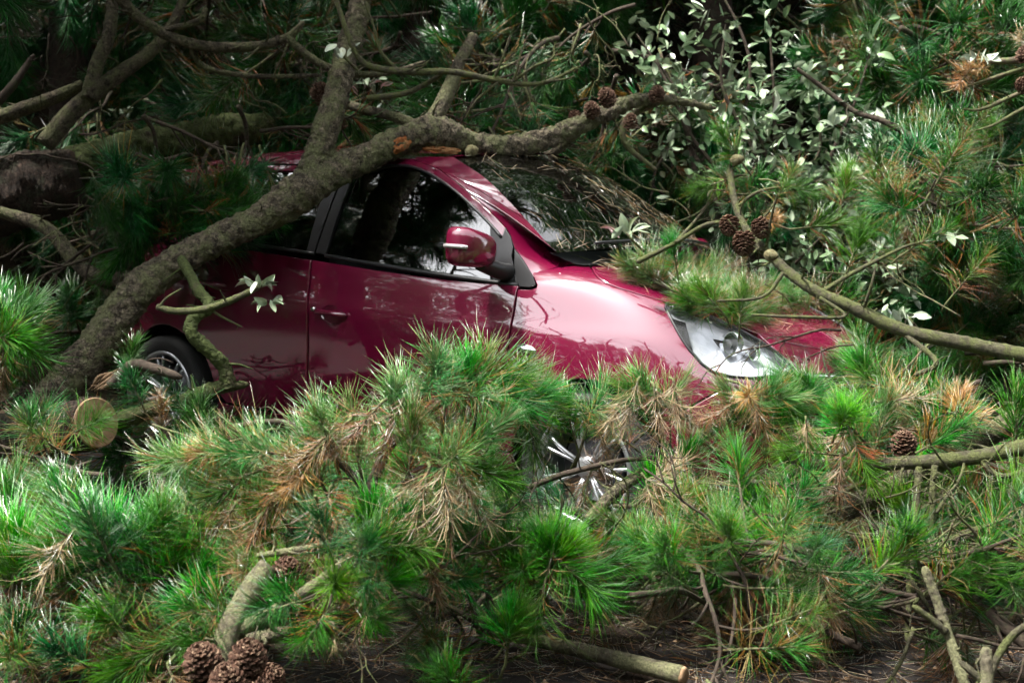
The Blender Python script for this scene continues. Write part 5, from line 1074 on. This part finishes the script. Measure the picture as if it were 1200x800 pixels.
# ------------------------------------------------------------------ fill boughs: prototypes are copied part by part
def proto(kind, seed, ln=.75, nt=9, m=DARKTWIG, hang=0.0, tk=None, size=1.0):
    """stem along +x from the origin, with side shoots that end in tufts; returns (stem mesh, [(mesh, loc, quat, scale)])"""
    R = random.Random(seed); q = [np.zeros(3)]; d = np.array([1, 0, 0.])
    for j in range(7): d = d + np.array([0, R.gauss(0, .18), R.gauss(0, .16) - hang * .12]); d /= np.linalg.norm(d); q.append(q[-1] + d * ln / 7)
    Q = catmull(q, 26); b = MB(); b.tube(Q, np.linspace(.011, .004, 26), 7, rough=.1, seed=seed); T = []
    for k in range(nt):
        i = int(5 + 20 * (k + .5) / nt); t = Q[i] - Q[i - 1]; t /= np.linalg.norm(t); s = np.array([R.gauss(0, .25), R.choice((-1, 1)) * R.uniform(.5, 1), R.gauss(.25 - hang, .5)])
        dv = t * R.uniform(.4, .9) + s * .7; dv /= np.linalg.norm(dv); l = R.uniform(.06, .22) if k < nt - 1 else .02
        e = Q[i] + dv * l; b.tube(catmull([Q[i], (Q[i] + e) / 2 + np.array([0, 0, -.01]), e], 6), np.linspace(.005, .004, 6), 5)
        kk = R.choices([a for a, _ in tk], [w for _, w in tk])[0] if tk else kind
        dt = dv + np.array([0, 0, .5 - hang * 1.6]) if kk not in ('brown', 'tan', 'droop') else dv * .4 + np.array([0, 0, -1.0])
        T.append((R.choice(TUFTS[kk]), e, up_quat(dt, R.random() * 6), size * R.uniform(.9, 1.15)))
    return b.mesh('stem', [m]), T
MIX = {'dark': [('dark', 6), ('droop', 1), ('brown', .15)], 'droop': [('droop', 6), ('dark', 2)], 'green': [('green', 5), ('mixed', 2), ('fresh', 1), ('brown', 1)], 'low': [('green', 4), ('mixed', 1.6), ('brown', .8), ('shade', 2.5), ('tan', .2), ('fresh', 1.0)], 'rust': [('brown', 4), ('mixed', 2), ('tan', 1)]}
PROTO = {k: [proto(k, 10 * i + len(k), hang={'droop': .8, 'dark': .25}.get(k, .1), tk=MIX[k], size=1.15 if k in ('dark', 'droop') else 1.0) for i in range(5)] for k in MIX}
def place(name, kind, p, d, up, size, label, cat, group, R):
    sm, T = R.choice(PROTO[kind]); root = empty(name, Vector(p), label, cat, group)
    d = Vector(d).normalized(); root.rotation_mode = 'QUATERNION'; root.rotation_quaternion = d.to_track_quat('X', 'Z') @ Matrix.Rotation(R.gauss(0, .35), 3, 'X').to_quaternion(); root.scale = (size,) * 3
    link_mesh('stem', sm, root, keep=False)
    M_ = Matrix.LocRotScale(root.location, root.rotation_quaternion, root.scale)
    for me, e, qd, s in T:
        w = np.array(M_ @ Vector(e)); dw = np.array(root.rotation_quaternion @ (qd @ Vector((0, 0, 1)))); pp = to_px(w); t = to_px(w + dw * .22 * s * size)
        if 4.9 < pp[2] < 6.0 and w[1] < .3 and (t[1] < 190 or pp[1] < 185 or t[0] < 125) and t[0] < 420 and t[1] > -150: continue
        if 4.4 < pp[2] < 6.1 and 165 < t[0] < 620 and 285 < t[1] < 480 and w[1] < 0: continue
        if pp[2] < 3.95 and (abs(t[1] - np.interp(t[0], [895, 960, 1080, 1260], [532, 545, 543, 515])) < 26 or abs(t[1] - np.interp(t[0], [880, 1000, 1100, 1260], [640, 597, 540, 455])) < 20 or abs(pp[1] - np.interp(pp[0], [895, 960, 1080, 1260], [532, 545, 543, 515])) < 22) and t[0] > 890: continue
        if pp[2] < 3.5 and 560 < t[0] < 830 and max(t[1], pp[1]) > 712: continue
        if pp[2] < 4.4 and pp[2] > 0 and (min(t[1], pp[1] - 25) < contour(t[0]) + 14 or (620 < t[0] < 740 and 480 < t[1] < 595) or (190 < t[0] < 270 and 380 < t[1] < 500)): continue
        o = bpy.data.objects.new('needle_tuft', me); col.objects.link(o); o.parent = root; o.location = e; o.rotation_mode = 'QUATERNION'; o.rotation_quaternion = qd; o.scale = (s,) * 3
    return root
LAND = [('beside the upright fork', 405, 70), ('over the end of the roof limb', 770, 105), ('above the windscreen', 640, 190), ('behind the upright prongs', 610, 60), ('behind the mossy trunk', 180, 175), ('behind the pale straight fork', 110, 80), ('under the arching branch', 270, 70), ('at the left edge', 0, 60), ('behind the bent branch', 60, 300), ('over the broken trunk end', 20, 180), ('above the leafy shrub', 850, 20), ('left of the curling stem', 1000, 190), ('right of the curling stem', 1150, 190), ('below the orange twigs', 1150, 110), ('at the top right corner', 1190, 10), ('right of the shrub top', 1040, 40), ('beside the three open cones', 850, 280), ('at the grey leaf cluster', 1110, 280), ('above the coned branch', 1010, 310), ('below the coned branch', 1100, 430), ('at the right edge', 1200, 340), ('near the headlight', 900, 430), ('below the level green branch', 1080, 600), ('at the orange needle clump', 1120, 470), ('beside the hanging green twigs', 1070, 680), ('right of the front wheel', 790, 600), ('left of the front wheel', 580, 580), ('at the lichen twigs', 1110, 740), ('by the cut pole', 700, 740), ('beside the stump with cones', 260, 730), ('under the straw needles', 520, 640), ('at the bottom left corner', 20, 770), ('behind the bright shoots', 120, 600), ('below the sawn log', 120, 540), ('under the rusty needles', 330, 620), ('by the rear wheel', 220, 540), ('at the far right bottom', 1200, 640), ('under the vivid shoots', 640, 690), ('above the rear door', 250, 220)]
def near(px, py): return min(LAND, key=lambda q: (q[1] - px) ** 2 + (q[2] - py) ** 2)[0]
def fill(name, n, x0, y0, x1, y1, d0, d1, kinds, size, label, group, dz=(-.3, .3), seed=0, cat='pine bough', avoid=None):
    R = random.Random(seed * 17 + n); ks, ws = zip(*kinds); c = 0; tries = 0
    while c < n and tries < n * 40:
        tries += 1; px, py, d = R.uniform(x0, x1), R.uniform(y0, y1), R.uniform(d0, d1)
        p = at(px, py, d)
        if p[2] < .04: continue
        if avoid and avoid(p, px, py): continue
        a = R.random() * 6.283; dv = np.array([math.cos(a), math.sin(a), R.uniform(*dz)])
        k = R.choices(ks, ws)[0]; l = .4 * size
        place(name, k, p - dv * l * .5, dv, None, size * R.uniform(.85, 1.15), (label + ' ' + near(px, py)) if py > -90 else label, cat, group, R); c += 1
def in_car(p, px, py): return (-1.9 < p[0] < 2.1 and abs(p[1]) < 1.0 and p[2] < 1.55)
def car_clear(p, px, py):
    """keep clear of the car and of the open view of it"""
    if -2.1 < p[0] < 2.35 and abs(p[1]) < 1.15 and p[2] < 1.75: return True
    d = (p - CAM) @ CF
    return d < 6.2 and 150 < px < 1040 and 150 < py < 470 and (p[1] < 0)
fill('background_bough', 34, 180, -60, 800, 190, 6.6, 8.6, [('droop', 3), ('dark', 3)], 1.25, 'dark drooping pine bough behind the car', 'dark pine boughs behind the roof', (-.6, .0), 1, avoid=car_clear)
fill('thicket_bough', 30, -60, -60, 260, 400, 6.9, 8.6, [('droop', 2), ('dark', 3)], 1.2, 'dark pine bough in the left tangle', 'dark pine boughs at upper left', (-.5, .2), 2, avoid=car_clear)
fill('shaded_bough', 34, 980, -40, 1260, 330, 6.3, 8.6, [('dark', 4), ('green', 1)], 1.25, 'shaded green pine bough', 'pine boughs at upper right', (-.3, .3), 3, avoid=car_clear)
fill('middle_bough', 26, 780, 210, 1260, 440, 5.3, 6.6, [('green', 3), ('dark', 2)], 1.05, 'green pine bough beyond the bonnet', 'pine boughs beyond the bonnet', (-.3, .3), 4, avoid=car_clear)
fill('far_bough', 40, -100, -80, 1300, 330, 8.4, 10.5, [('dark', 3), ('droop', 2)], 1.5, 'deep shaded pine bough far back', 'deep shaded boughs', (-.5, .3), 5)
def low_clear(p, px, py): return in_car(p, px, py) or (620 < px < 1000 and py > 735) or (610 < px < 740 and 480 < py < 600 and (p - CAM) @ CF < 4.2)
fill('undergrowth_bough', 18, -40, 560, 620, 780, 3.5, 4.1, [('low', 4), ('rust', 1)], .85, 'shaded low pine bough', 'shaded boughs in the left foreground', (-.2, .3), 6, avoid=low_clear)
fill('fallen_bough', 18, 620, 540, 1240, 740, 3.7, 4.4, [('low', 4), ('rust', 1)], .9, 'shaded pine bough below the bumper', 'shaded boughs in the right foreground', (-.2, .3), 7, avoid=low_clear)
fill('tangle_bough', 9, 760, 620, 1220, 720, 3.1, 3.5, [('low', 4), ('rust', .7)], .85, 'drooping half-dead pine bough', 'half-dead boughs at lower right', (-.3, .2), 15, avoid=low_clear)
fill('ground_bough', 6, -40, 660, 420, 790, 2.9, 3.3, [('low', 4)], .8, 'low green pine bough on the road', 'low boughs at lower left', (-.1, .3), 16)
fill('low_shoots', 6, 860, 620, 1220, 700, 3.45, 3.75, [('green', 3), ('low', 2)], .85, 'green pine bough low on the right', 'green boughs at lower right', (-.1, .4), 19)
fill('centre_bough', 13, 420, 640, 860, 715, 3.05, 3.45, [('low', 5)], .75, 'low green pine bough in the bottom centre', 'low boughs at bottom centre', (-.1, .3), 18)
fill('side_bough', 9, 1060, 420, 1260, 640, 3.7, 4.7, [('green', 3), ('low', 2)], 1.0, 'green pine bough on the right', 'green boughs at the right edge', (-.2, .3), 8, avoid=low_clear)
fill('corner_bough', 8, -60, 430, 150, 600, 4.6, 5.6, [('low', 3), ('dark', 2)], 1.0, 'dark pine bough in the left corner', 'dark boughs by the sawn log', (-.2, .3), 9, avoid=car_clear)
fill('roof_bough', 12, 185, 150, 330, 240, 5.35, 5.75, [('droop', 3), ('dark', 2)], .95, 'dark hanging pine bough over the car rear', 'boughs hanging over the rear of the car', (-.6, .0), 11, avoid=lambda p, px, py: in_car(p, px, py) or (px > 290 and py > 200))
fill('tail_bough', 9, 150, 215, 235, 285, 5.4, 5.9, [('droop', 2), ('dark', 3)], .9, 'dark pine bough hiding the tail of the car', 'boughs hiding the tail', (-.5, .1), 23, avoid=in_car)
fill('shade_blocker_bough', 22, -100, -520, 420, -190, 4.4, 6.4, [('dark', 3), ('green', 1)], 1.5, 'unseen pine bough added overhead to shade the rear of the car', 'unseen boughs added to shade the car rear', (-.3, .3), 12)  # added above the frame to keep sky and sun off the car's rear
R = random.Random(41)
for k in range(32):  # more unseen blockers, set towards the sun to shade rear door and wheel
    p = np.array([R.uniform(-3.0, -.75), R.uniform(-2.6, -1.0), R.uniform(2.35, 3.2)]); a = R.random() * 6.28
    if to_px(p)[1] < -110: place('shade_blocker_bough', 'dark', p, (math.cos(a), math.sin(a), R.uniform(-.2, .3)), None, 1.6, 'unseen pine bough added overhead to shade the rear of the car', 'pine bough', 'unseen boughs added to shade the car rear', R)
# bare dead twigs in the tangle
TW = [(60, 60, 6.0), (150, 230, 5.6), (250, 110, 5.9), (330, 20, 5.9), (450, 40, 5.8), (600, 40, 6.2), (640, 120, 6.0), (760, 60, 6.2), (900, 330, 4.9), (1030, 300, 5.0), (1130, 230, 5.5), (1000, 640, 3.5), (900, 710, 3.4), (1060, 690, 3.3), (1130, 620, 3.4), (780, 660, 3.4), (830, 700, 3.3), (720, 690, 3.3), (560, 660, 3.2), (330, 700, 3.0), (1180, 700, 3.2), (980, 590, 3.5), (180, 480, 4.3), (210, 540, 4.2), (60, 240, 5.9), (160, 300, 5.6), (680, 220, 5.6), (760, 250, 5.6), (30, 30, 5.6), (200, 90, 5.7), (280, 30, 5.6), (330, 110, 5.6), (430, 20, 5.5), (480, 120, 5.6), (560, 20, 5.8), (620, 90, 5.7), (560, 130, 5.6), (700, 40, 5.9), (90, 180, 5.7), (20, 300, 5.3), (120, 270, 5.4), (640, 590, 3.4), (700, 630, 3.3), (1100, 590, 3.3), (1150, 660, 3.2), (1020, 700, 3.2), (950, 620, 3.4), (860, 640, 3.4), (470, 640, 3.0), (400, 700, 2.9), (130, 540, 3.9), (1100, 380, 4.2), (980, 400, 4.0), (880, 560, 3.5), (820, 690, 3.2), (880, 720, 3.15), (950, 710, 3.15), (1010, 730, 3.1), (1080, 720, 3.1), (1140, 730, 3.05), (1180, 660, 3.1), (760, 700, 3.2), (1050, 650, 3.2), (980, 680, 3.25), (240, 720, 2.9), (520, 720, 2.95)]
for i, (px, py, d) in enumerate(TW):
    R = random.Random(i + 60); mt = R.choice([(TWIG, 'greyish'), (DARKTWIG, 'dark'), (GREENTWIG, 'greenish')]); w = 'upper left' if px < 300 and py < 400 else 'top centre' if py < 260 and px < 800 else 'right of the bonnet' if py < 400 else 'lower left' if px < 600 else 'lower right'
    t = bough('dead_twig', px, py, d, 'bare ' + mt[1] + ' branched twig ' + near(px, py), 'twig', 'bare ' + mt[1] + ' twigs ' + near(px, py))
    for k in range(2): twiggy(t, px + R.uniform(-30, 30), py + R.uniform(-25, 25), d + R.uniform(-.1, .1), screen_dir(R.gauss(0, 1), R.gauss(0, .8), R.gauss(0, .4)), R.uniform(.25, .55), R.uniform(.003, .006), mt[0], i * 5 + k, 2, 'twig', 4)
# ------------------------------------------------------------------ pale leafy shrub
SH = bough('leafy_shrub', 880, 330, 6.3, 'pale grey-green broad-leaved shrub behind the windscreen', 'shrub')
R = random.Random(77); stemsP = []
for i, (a, c_, d_) in enumerate([((900, 330), (850, 30), 6.3), ((905, 330), (800, 90), 6.4), ((910, 330), (900, 20), 6.2), ((915, 330), (960, 120), 6.2), ((920, 330), (1010, 210), 6.1), ((900, 330), (770, 70), 6.5), ((905, 330), (870, 130), 6.0), ((915, 330), (1060, 330), 5.9), ((900, 330), (930, 190), 6.0), ((900, 330), (830, -30), 6.5), ((905, 330), (745, 40), 6.5), ((915, 330), (1020, 60), 6.3), ((915, 330), (1045, 150), 6.1), ((900, 330), (960, 280), 5.8), ((920, 330), (1090, 300), 5.9)]):
    pts = [(a[0] + (c_[0] - a[0]) * s + 12 * R.gauss(0, 1) * (0 < s < 1), a[1] + (c_[1] - a[1]) * s + 8 * R.gauss(0, 1) * (0 < s < 1), 6.3 + (d_ - 6.3) * s, 4.5 - 3.5 * s) for s in (0, .25, .5, .75, 1)]
    limb(SH, pts, DARKTWIG, 'stem', nstub=7, stub=(.08, .25)); stemsP.append(catmull(path3(pts), 40))
def shrub_spot(R):
    P = R.choice(stemsP); i = min(39, int(10 + 30 * R.random() ** .7)); q = P[i, :3] + np.array([R.gauss(0, .10), R.gauss(0, .12), R.gauss(0, .11)]); return q
nl = 0
for k in range(60):
    c_ = shrub_spot(R); ax = np.array([R.gauss(0, 1), R.gauss(0, 1), R.gauss(.3, .6)]); ax /= np.linalg.norm(ax); tone = R.choices(['pale', 'silver', 'green', 'dark'], [4, 1.4, 3.5, 1.5])[0]
    for j in range(5):
        th = j * 1.26 + R.random(); u_ = np.cross(ax, [.3, .5, .8]); u_ /= np.linalg.norm(u_); v_ = np.cross(ax, u_); d_ = ax * .55 + u_ * math.cos(th) + v_ * math.sin(th)
        add_leaf(SH, c_ + ax * .012 * j, d_, tone if R.random() < .7 else 'green', R.uniform(1.1, 1.7), R)
V = []; F = []; C = []; nb = 0
for k in range(1500):
    c_ = shrub_spot(R); me = R.choice(LEAVES[R.choices(['pale', 'green', 'dark'], [3, 4, 2])[0]]); lv = np.array([v.co[:] for v in me.vertices]); ca = np.zeros(len(lv) * 4, np.float32); me.color_attributes['col'].data.foreach_get('color', ca)
    M_ = np.array(Vector((R.gauss(0, 1), R.gauss(0, 1), R.gauss(.1, .7))).to_track_quat('Y', 'Z').to_matrix() @ Matrix.Rotation(R.gauss(0, .8), 3, 'Y')); V.append(lv @ M_.T * R.uniform(.7, 1.2) + c_); C.append(ca.reshape(-1, 4)[:, :3] * R.uniform(.8, 1.15))
    F += [tuple(i + nb for i in p.vertices) for p in me.polygons]; nb += len(lv)
o = link_mesh('small_leaves', mesh_np('small_leaves', np.concatenate(V), F, LEAF, True, np.concatenate(C)), SH); tag(o, kind='stuff')
# loose leaf sprigs
for i, (px, py, d, n, tone, s, lab) in enumerate([(400, 60, 5.05, 9, 'silver', 1.0, 'bright pale leaf sprig against the upright limb'), (430, 100, 5.6, 16, 'pale', .8, 'pale leaf sprig behind the limb fork'), (735, 272, 4.55, 9, 'pale', 1.05, 'pale leaf sprig lying at the foot of the windscreen'), (1110, 275, 5.2, 9, 'pale', 1.1, 'grey leaf cluster at the right beyond the coned branch'), (1062, 372, 4.1, 7, 'silver', .8, 'white-edged leaf sprig behind the coned branch'), (775, 120, 5.9, 12, 'silver', .8, 'pale leaves beside the end of the roof limb'), (1050, 370, 5.2, 18, 'green', .8, 'green leaf sprig low at the right'), (660, 215, 5.7, 9, 'pale', .8, 'pale leaf sprig beyond the roof edge'), (140, 130, 6.2, 12, 'pale', .6, 'small pale leaves behind the upper left branches')]):
    R = random.Random(i + 5); sp = bough('leaf_sprig', px, py, d, lab, 'leaf sprig')
    limb(sp, [(px + 20, py + 22, d + .05, 1.6), (px + 8, py + 10, d, 1.4), (px, py, d, 1.2)], TWIG, 'stem', nstub=2, stub=(.02, .06), sides=6)
    for k in range(n): a = k * 2.4; r = R.uniform(0, .5 + n * .055) * 14; add_leaf(sp, at(px + r * math.cos(a), py + .8 * r * math.sin(a), d + R.gauss(0, .03)), screen_dir(math.cos(a), math.sin(a) * .8 + .2, R.uniform(.1, .7)), tone if R.random() < .8 else 'pale', s, R)
# ------------------------------------------------------------------ needles fallen on the windscreen, the cowl and the road
def surf_ws(s, t):
    E = np.array([np.interp(t, np.linspace(0, 1, n_ws), wsE[:, k]) for k in range(3)]); Lf = E * [1, -1, 1]; w = 4 * s * (1 - s)
    return E * (1 - s) + Lf * s + np.array([.21 - .05 * t, 0, .045 + .01 * t]) * w + np.array([-.004, 0, -.004])
R = random.Random(5); B = []; D = []; Ln = []; Bd = []; C = []
for k in range(300):
    s = R.random() * .97 + .015; t = R.random() ** 2 if R.random() < .7 else R.random(); p = surf_ws(s, t); e = .02
    a = surf_ws(min(1, s + e), t) - p; c_ = surf_ws(s, min(1, t + e)) - p; n_ = np.cross(c_, a); n_ /= np.linalg.norm(n_) + 1e-9; n_ = n_ if n_[2] > 0 else -n_
    a /= np.linalg.norm(a) + 1e-9; b2 = np.cross(n_, a); th = R.gauss(.9, .8)
    B.append(p + n_ * R.uniform(.002, .012)); D.append(a * math.cos(th) + b2 * math.sin(th) + n_ * R.gauss(0, .06)); Ln.append(R.uniform(.05, .13)); Bd.append(a * R.gauss(0, .012)); C.append(np.array(pick(PAL['tan' if R.random() < .45 else 'brown'], R)) * R.uniform(.6, 1.1))
V, F, Cc = needle_arrays(np.array(B), np.array(D), np.array(Ln), np.array(Bd), .0011, np.array(C))
tag(link_mesh('fallen_needles', mesh_np('fallen_needles', V, F, DEAD, True, Cc)), 'dead brown pine needles strewn over the windscreen', 'needles', kind='stuff')
B = []; D = []; Ln = []; Bd = []; C = []
for k in range(800):
    u_ = R.uniform(6.4, 11.5); v_ = R.uniform(6.7, 8.9); p = S(u_, v_)[0]; n_ = SNo(u_, v_)[0]
    if p[1] < -.58 or R.random() > (.25 + .75 * (v_ > 7.2)): continue
    th = R.random() * 6.28; a = np.cross(n_, [1, 0, 0]); a /= np.linalg.norm(a); b2 = np.cross(n_, a)
    B.append(p + n_ * R.uniform(.002, .03)); D.append(a * math.cos(th) + b2 * math.sin(th) + n_ * R.gauss(0, .12)); Ln.append(R.uniform(.05, .13)); Bd.append(a * R.gauss(0, .015)); C.append(np.array(pick(PAL['brown' if R.random() < .6 else 'tan'], R)) * R.uniform(.6, 1.1))
V, F, Cc = needle_arrays(np.array(B), np.array(D), np.array(Ln), np.array(Bd), .0011, np.array(C))
tag(link_mesh('bonnet_needles', mesh_np('bonnet_needles', V, F, DEAD, True, Cc)), 'dead brown pine needles piled on the bonnet', 'needles', kind='stuff')
B = []; D = []; Ln = []; Bd = []; C = []
for k in range(9000):
    p = frame_pt(R.uniform(2.6, 4.6), R.uniform(-1.7, 1.9)); p[2] = R.uniform(.002, .02); th = R.random() * 6.28
    B.append(p); D.append((math.cos(th), math.sin(th), R.gauss(0, .12))); Ln.append(R.uniform(.05, .14)); Bd.append((R.gauss(0, .012), R.gauss(0, .012), 0)); C.append(np.array(pick(PAL['brown'], R)) * R.uniform(.25, .7))
V, F, Cc = needle_arrays(np.array(B), np.array(D), np.array(Ln), np.array(Bd), .0012, np.array(C))
tag(link_mesh('road_litter', mesh_np('road_litter', V, F, DEAD, True, Cc)), 'brown pine needle litter strewn on the asphalt', 'needle litter', kind='stuff')
# bark chips and wood crumbs on the road
b = MB()
for k in range(420):
    p = frame_pt(R.uniform(2.7, 4.2), R.uniform(-1.5, 1.8)); s = R.uniform(.003, .011); th = R.random() * 6.28; c_, s_ = math.cos(th) * s, math.sin(th) * s
    V = [(p[0] + c_, p[1] + s_, .003), (p[0] - s_ * .6, p[1] + c_ * .6, .003), (p[0] - c_, p[1] - s_, .003), (p[0] + s_ * .6, p[1] - c_ * .6, .003), (p[0], p[1], .003 + s * .7)]
    b.add(V, [(0, 1, 4), (1, 2, 4), (2, 3, 4), (3, 0, 4)])
tag(b.build('wood_crumbs', [SAWN], None, False), 'pale wood crumbs scattered on the asphalt', 'wood crumbs', kind='stuff')
# ------------------------------------------------------------------ standing pines: a stand over the thicket, and the row across the road that the glass reflects
def crown_mesh(seed, n=520, rad=2.3, ht=5.0):
    R = random.Random(seed); B = []; D = []; Ln = []; Bd = []; C = []
    for k in range(n):
        th = R.random() * 6.28; h = R.random(); rr = rad * (1 - .55 * h) * R.random() ** .45; c_ = np.array([rr * math.cos(th), rr * math.sin(th), ht * h + R.gauss(0, .2) - .12 * rr])
        out = np.array([math.cos(th), math.sin(th), .5]); base = np.array(pick(PAL['green' if R.random() < .5 else 'dark'], R))
        for j in range(26):
            d = out * .6 + np.array([R.gauss(0, .7), R.gauss(0, .7), R.gauss(0, .7)]); B.append(c_ + np.array([R.gauss(0, .10) for _ in range(3)])); D.append(d); Ln.append(R.uniform(.18, .36)); Bd.append((R.gauss(0, .04), R.gauss(0, .04), -.03)); C.append(base * R.uniform(.8, 1.2))
    V, F, Cc = needle_arrays(np.array(B), np.array(D), np.array(Ln), np.array(Bd), .011, np.array(C)); return mesh_np('crown', V, F, NEEDLE, True, Cc)
CROWNS = [crown_mesh(s) for s in range(2)]
def trunk_mesh(seed, ht, r):
    R = random.Random(seed); P = catmull(np.array([(R.gauss(0, .08) * k, R.gauss(0, .08) * k, ht * k / 5) for k in range(6)]), 30); b = MB(); b.tube(P, np.linspace(r, r * .35, 30), 14, rough=.14, seed=seed, freq=4)
    for k in range(14):
        i = R.randrange(10, 29); th = R.random() * 6.28; e = P[i] + np.array([math.cos(th), math.sin(th), .25]) * R.uniform(.8, 1.9); b.tube(catmull([P[i], (P[i] + e) / 2 + np.array([0, 0, .1]), e], 8), np.linspace(r * .22, .012, 8), 7)
    return b.mesh('trunk', [OLDBARK])
TRUNKS = [trunk_mesh(s, 7.5, .17) for s in range(3)]
def pine(t, s, z0, base, sc, label, group, k):
    p = frame_pt(t, s); r = empty('pine_tree', (p[0], p[1], z0), label, 'pine tree', group); r.rotation_euler = (0, 0, k * 1.7); r.scale = (sc,) * 3
    link_mesh('trunk', TRUNKS[k % 3], r, keep=False); c_ = link_mesh('crown', CROWNS[k % 2], r, keep=False); c_.location = (0, 0, base); tag(c_, kind='stuff')
for k, (t, s) in enumerate([(8.6, -3.2), (9.0, -.9), (8.8, 1.4), (9.2, 3.6), (10.6, -2.0), (10.8, .6), (10.9, 2.8), (8.4, -5.4), (8.6, 5.6)]):
    pine(t, s, bank_z(t, s) - .1, 2.2, 1.0, 'standing pine in the dark stand behind the thicket', 'pines behind the thicket', k)
RT = random.Random(3)
for k in range(46):  # added out of view so the doors reflect dark foliage, not grey road
    t_, s_ = RT.uniform(-3, 3.2), RT.uniform(-7.5, -1.9); p = frame_pt(t_, s_); p[2] = RT.uniform(.15, .9); a = RT.random() * 6.28
    place('reflection_bough', RT.choice(['dark', 'low']), p, (math.cos(a), math.sin(a), RT.uniform(-.1, .5)), None, 1.7, 'unseen pine bough added over the road to darken the door reflections', 'pine bough', 'unseen boughs added for the door reflections', RT)
for k in range(24):
    a = math.radians(-178 + 210 * k / 23); rr_ = 9.2 + 1.6 * (k % 2) + RT.uniform(-.4, .4); x, y = 1.2 + rr_ * math.cos(a), -1.5 + rr_ * math.sin(a)
    q = np.array([x, y, 0]) - CAM * [1, 1, 0]; pine(q @ CFh, q @ CRh, 0, .2, RT.uniform(.95, 1.4) * (.78 if -145 < math.degrees(a) < -95 else 1), 'pine across the road mirrored in the car windows', 'pines across the road', k + 3)
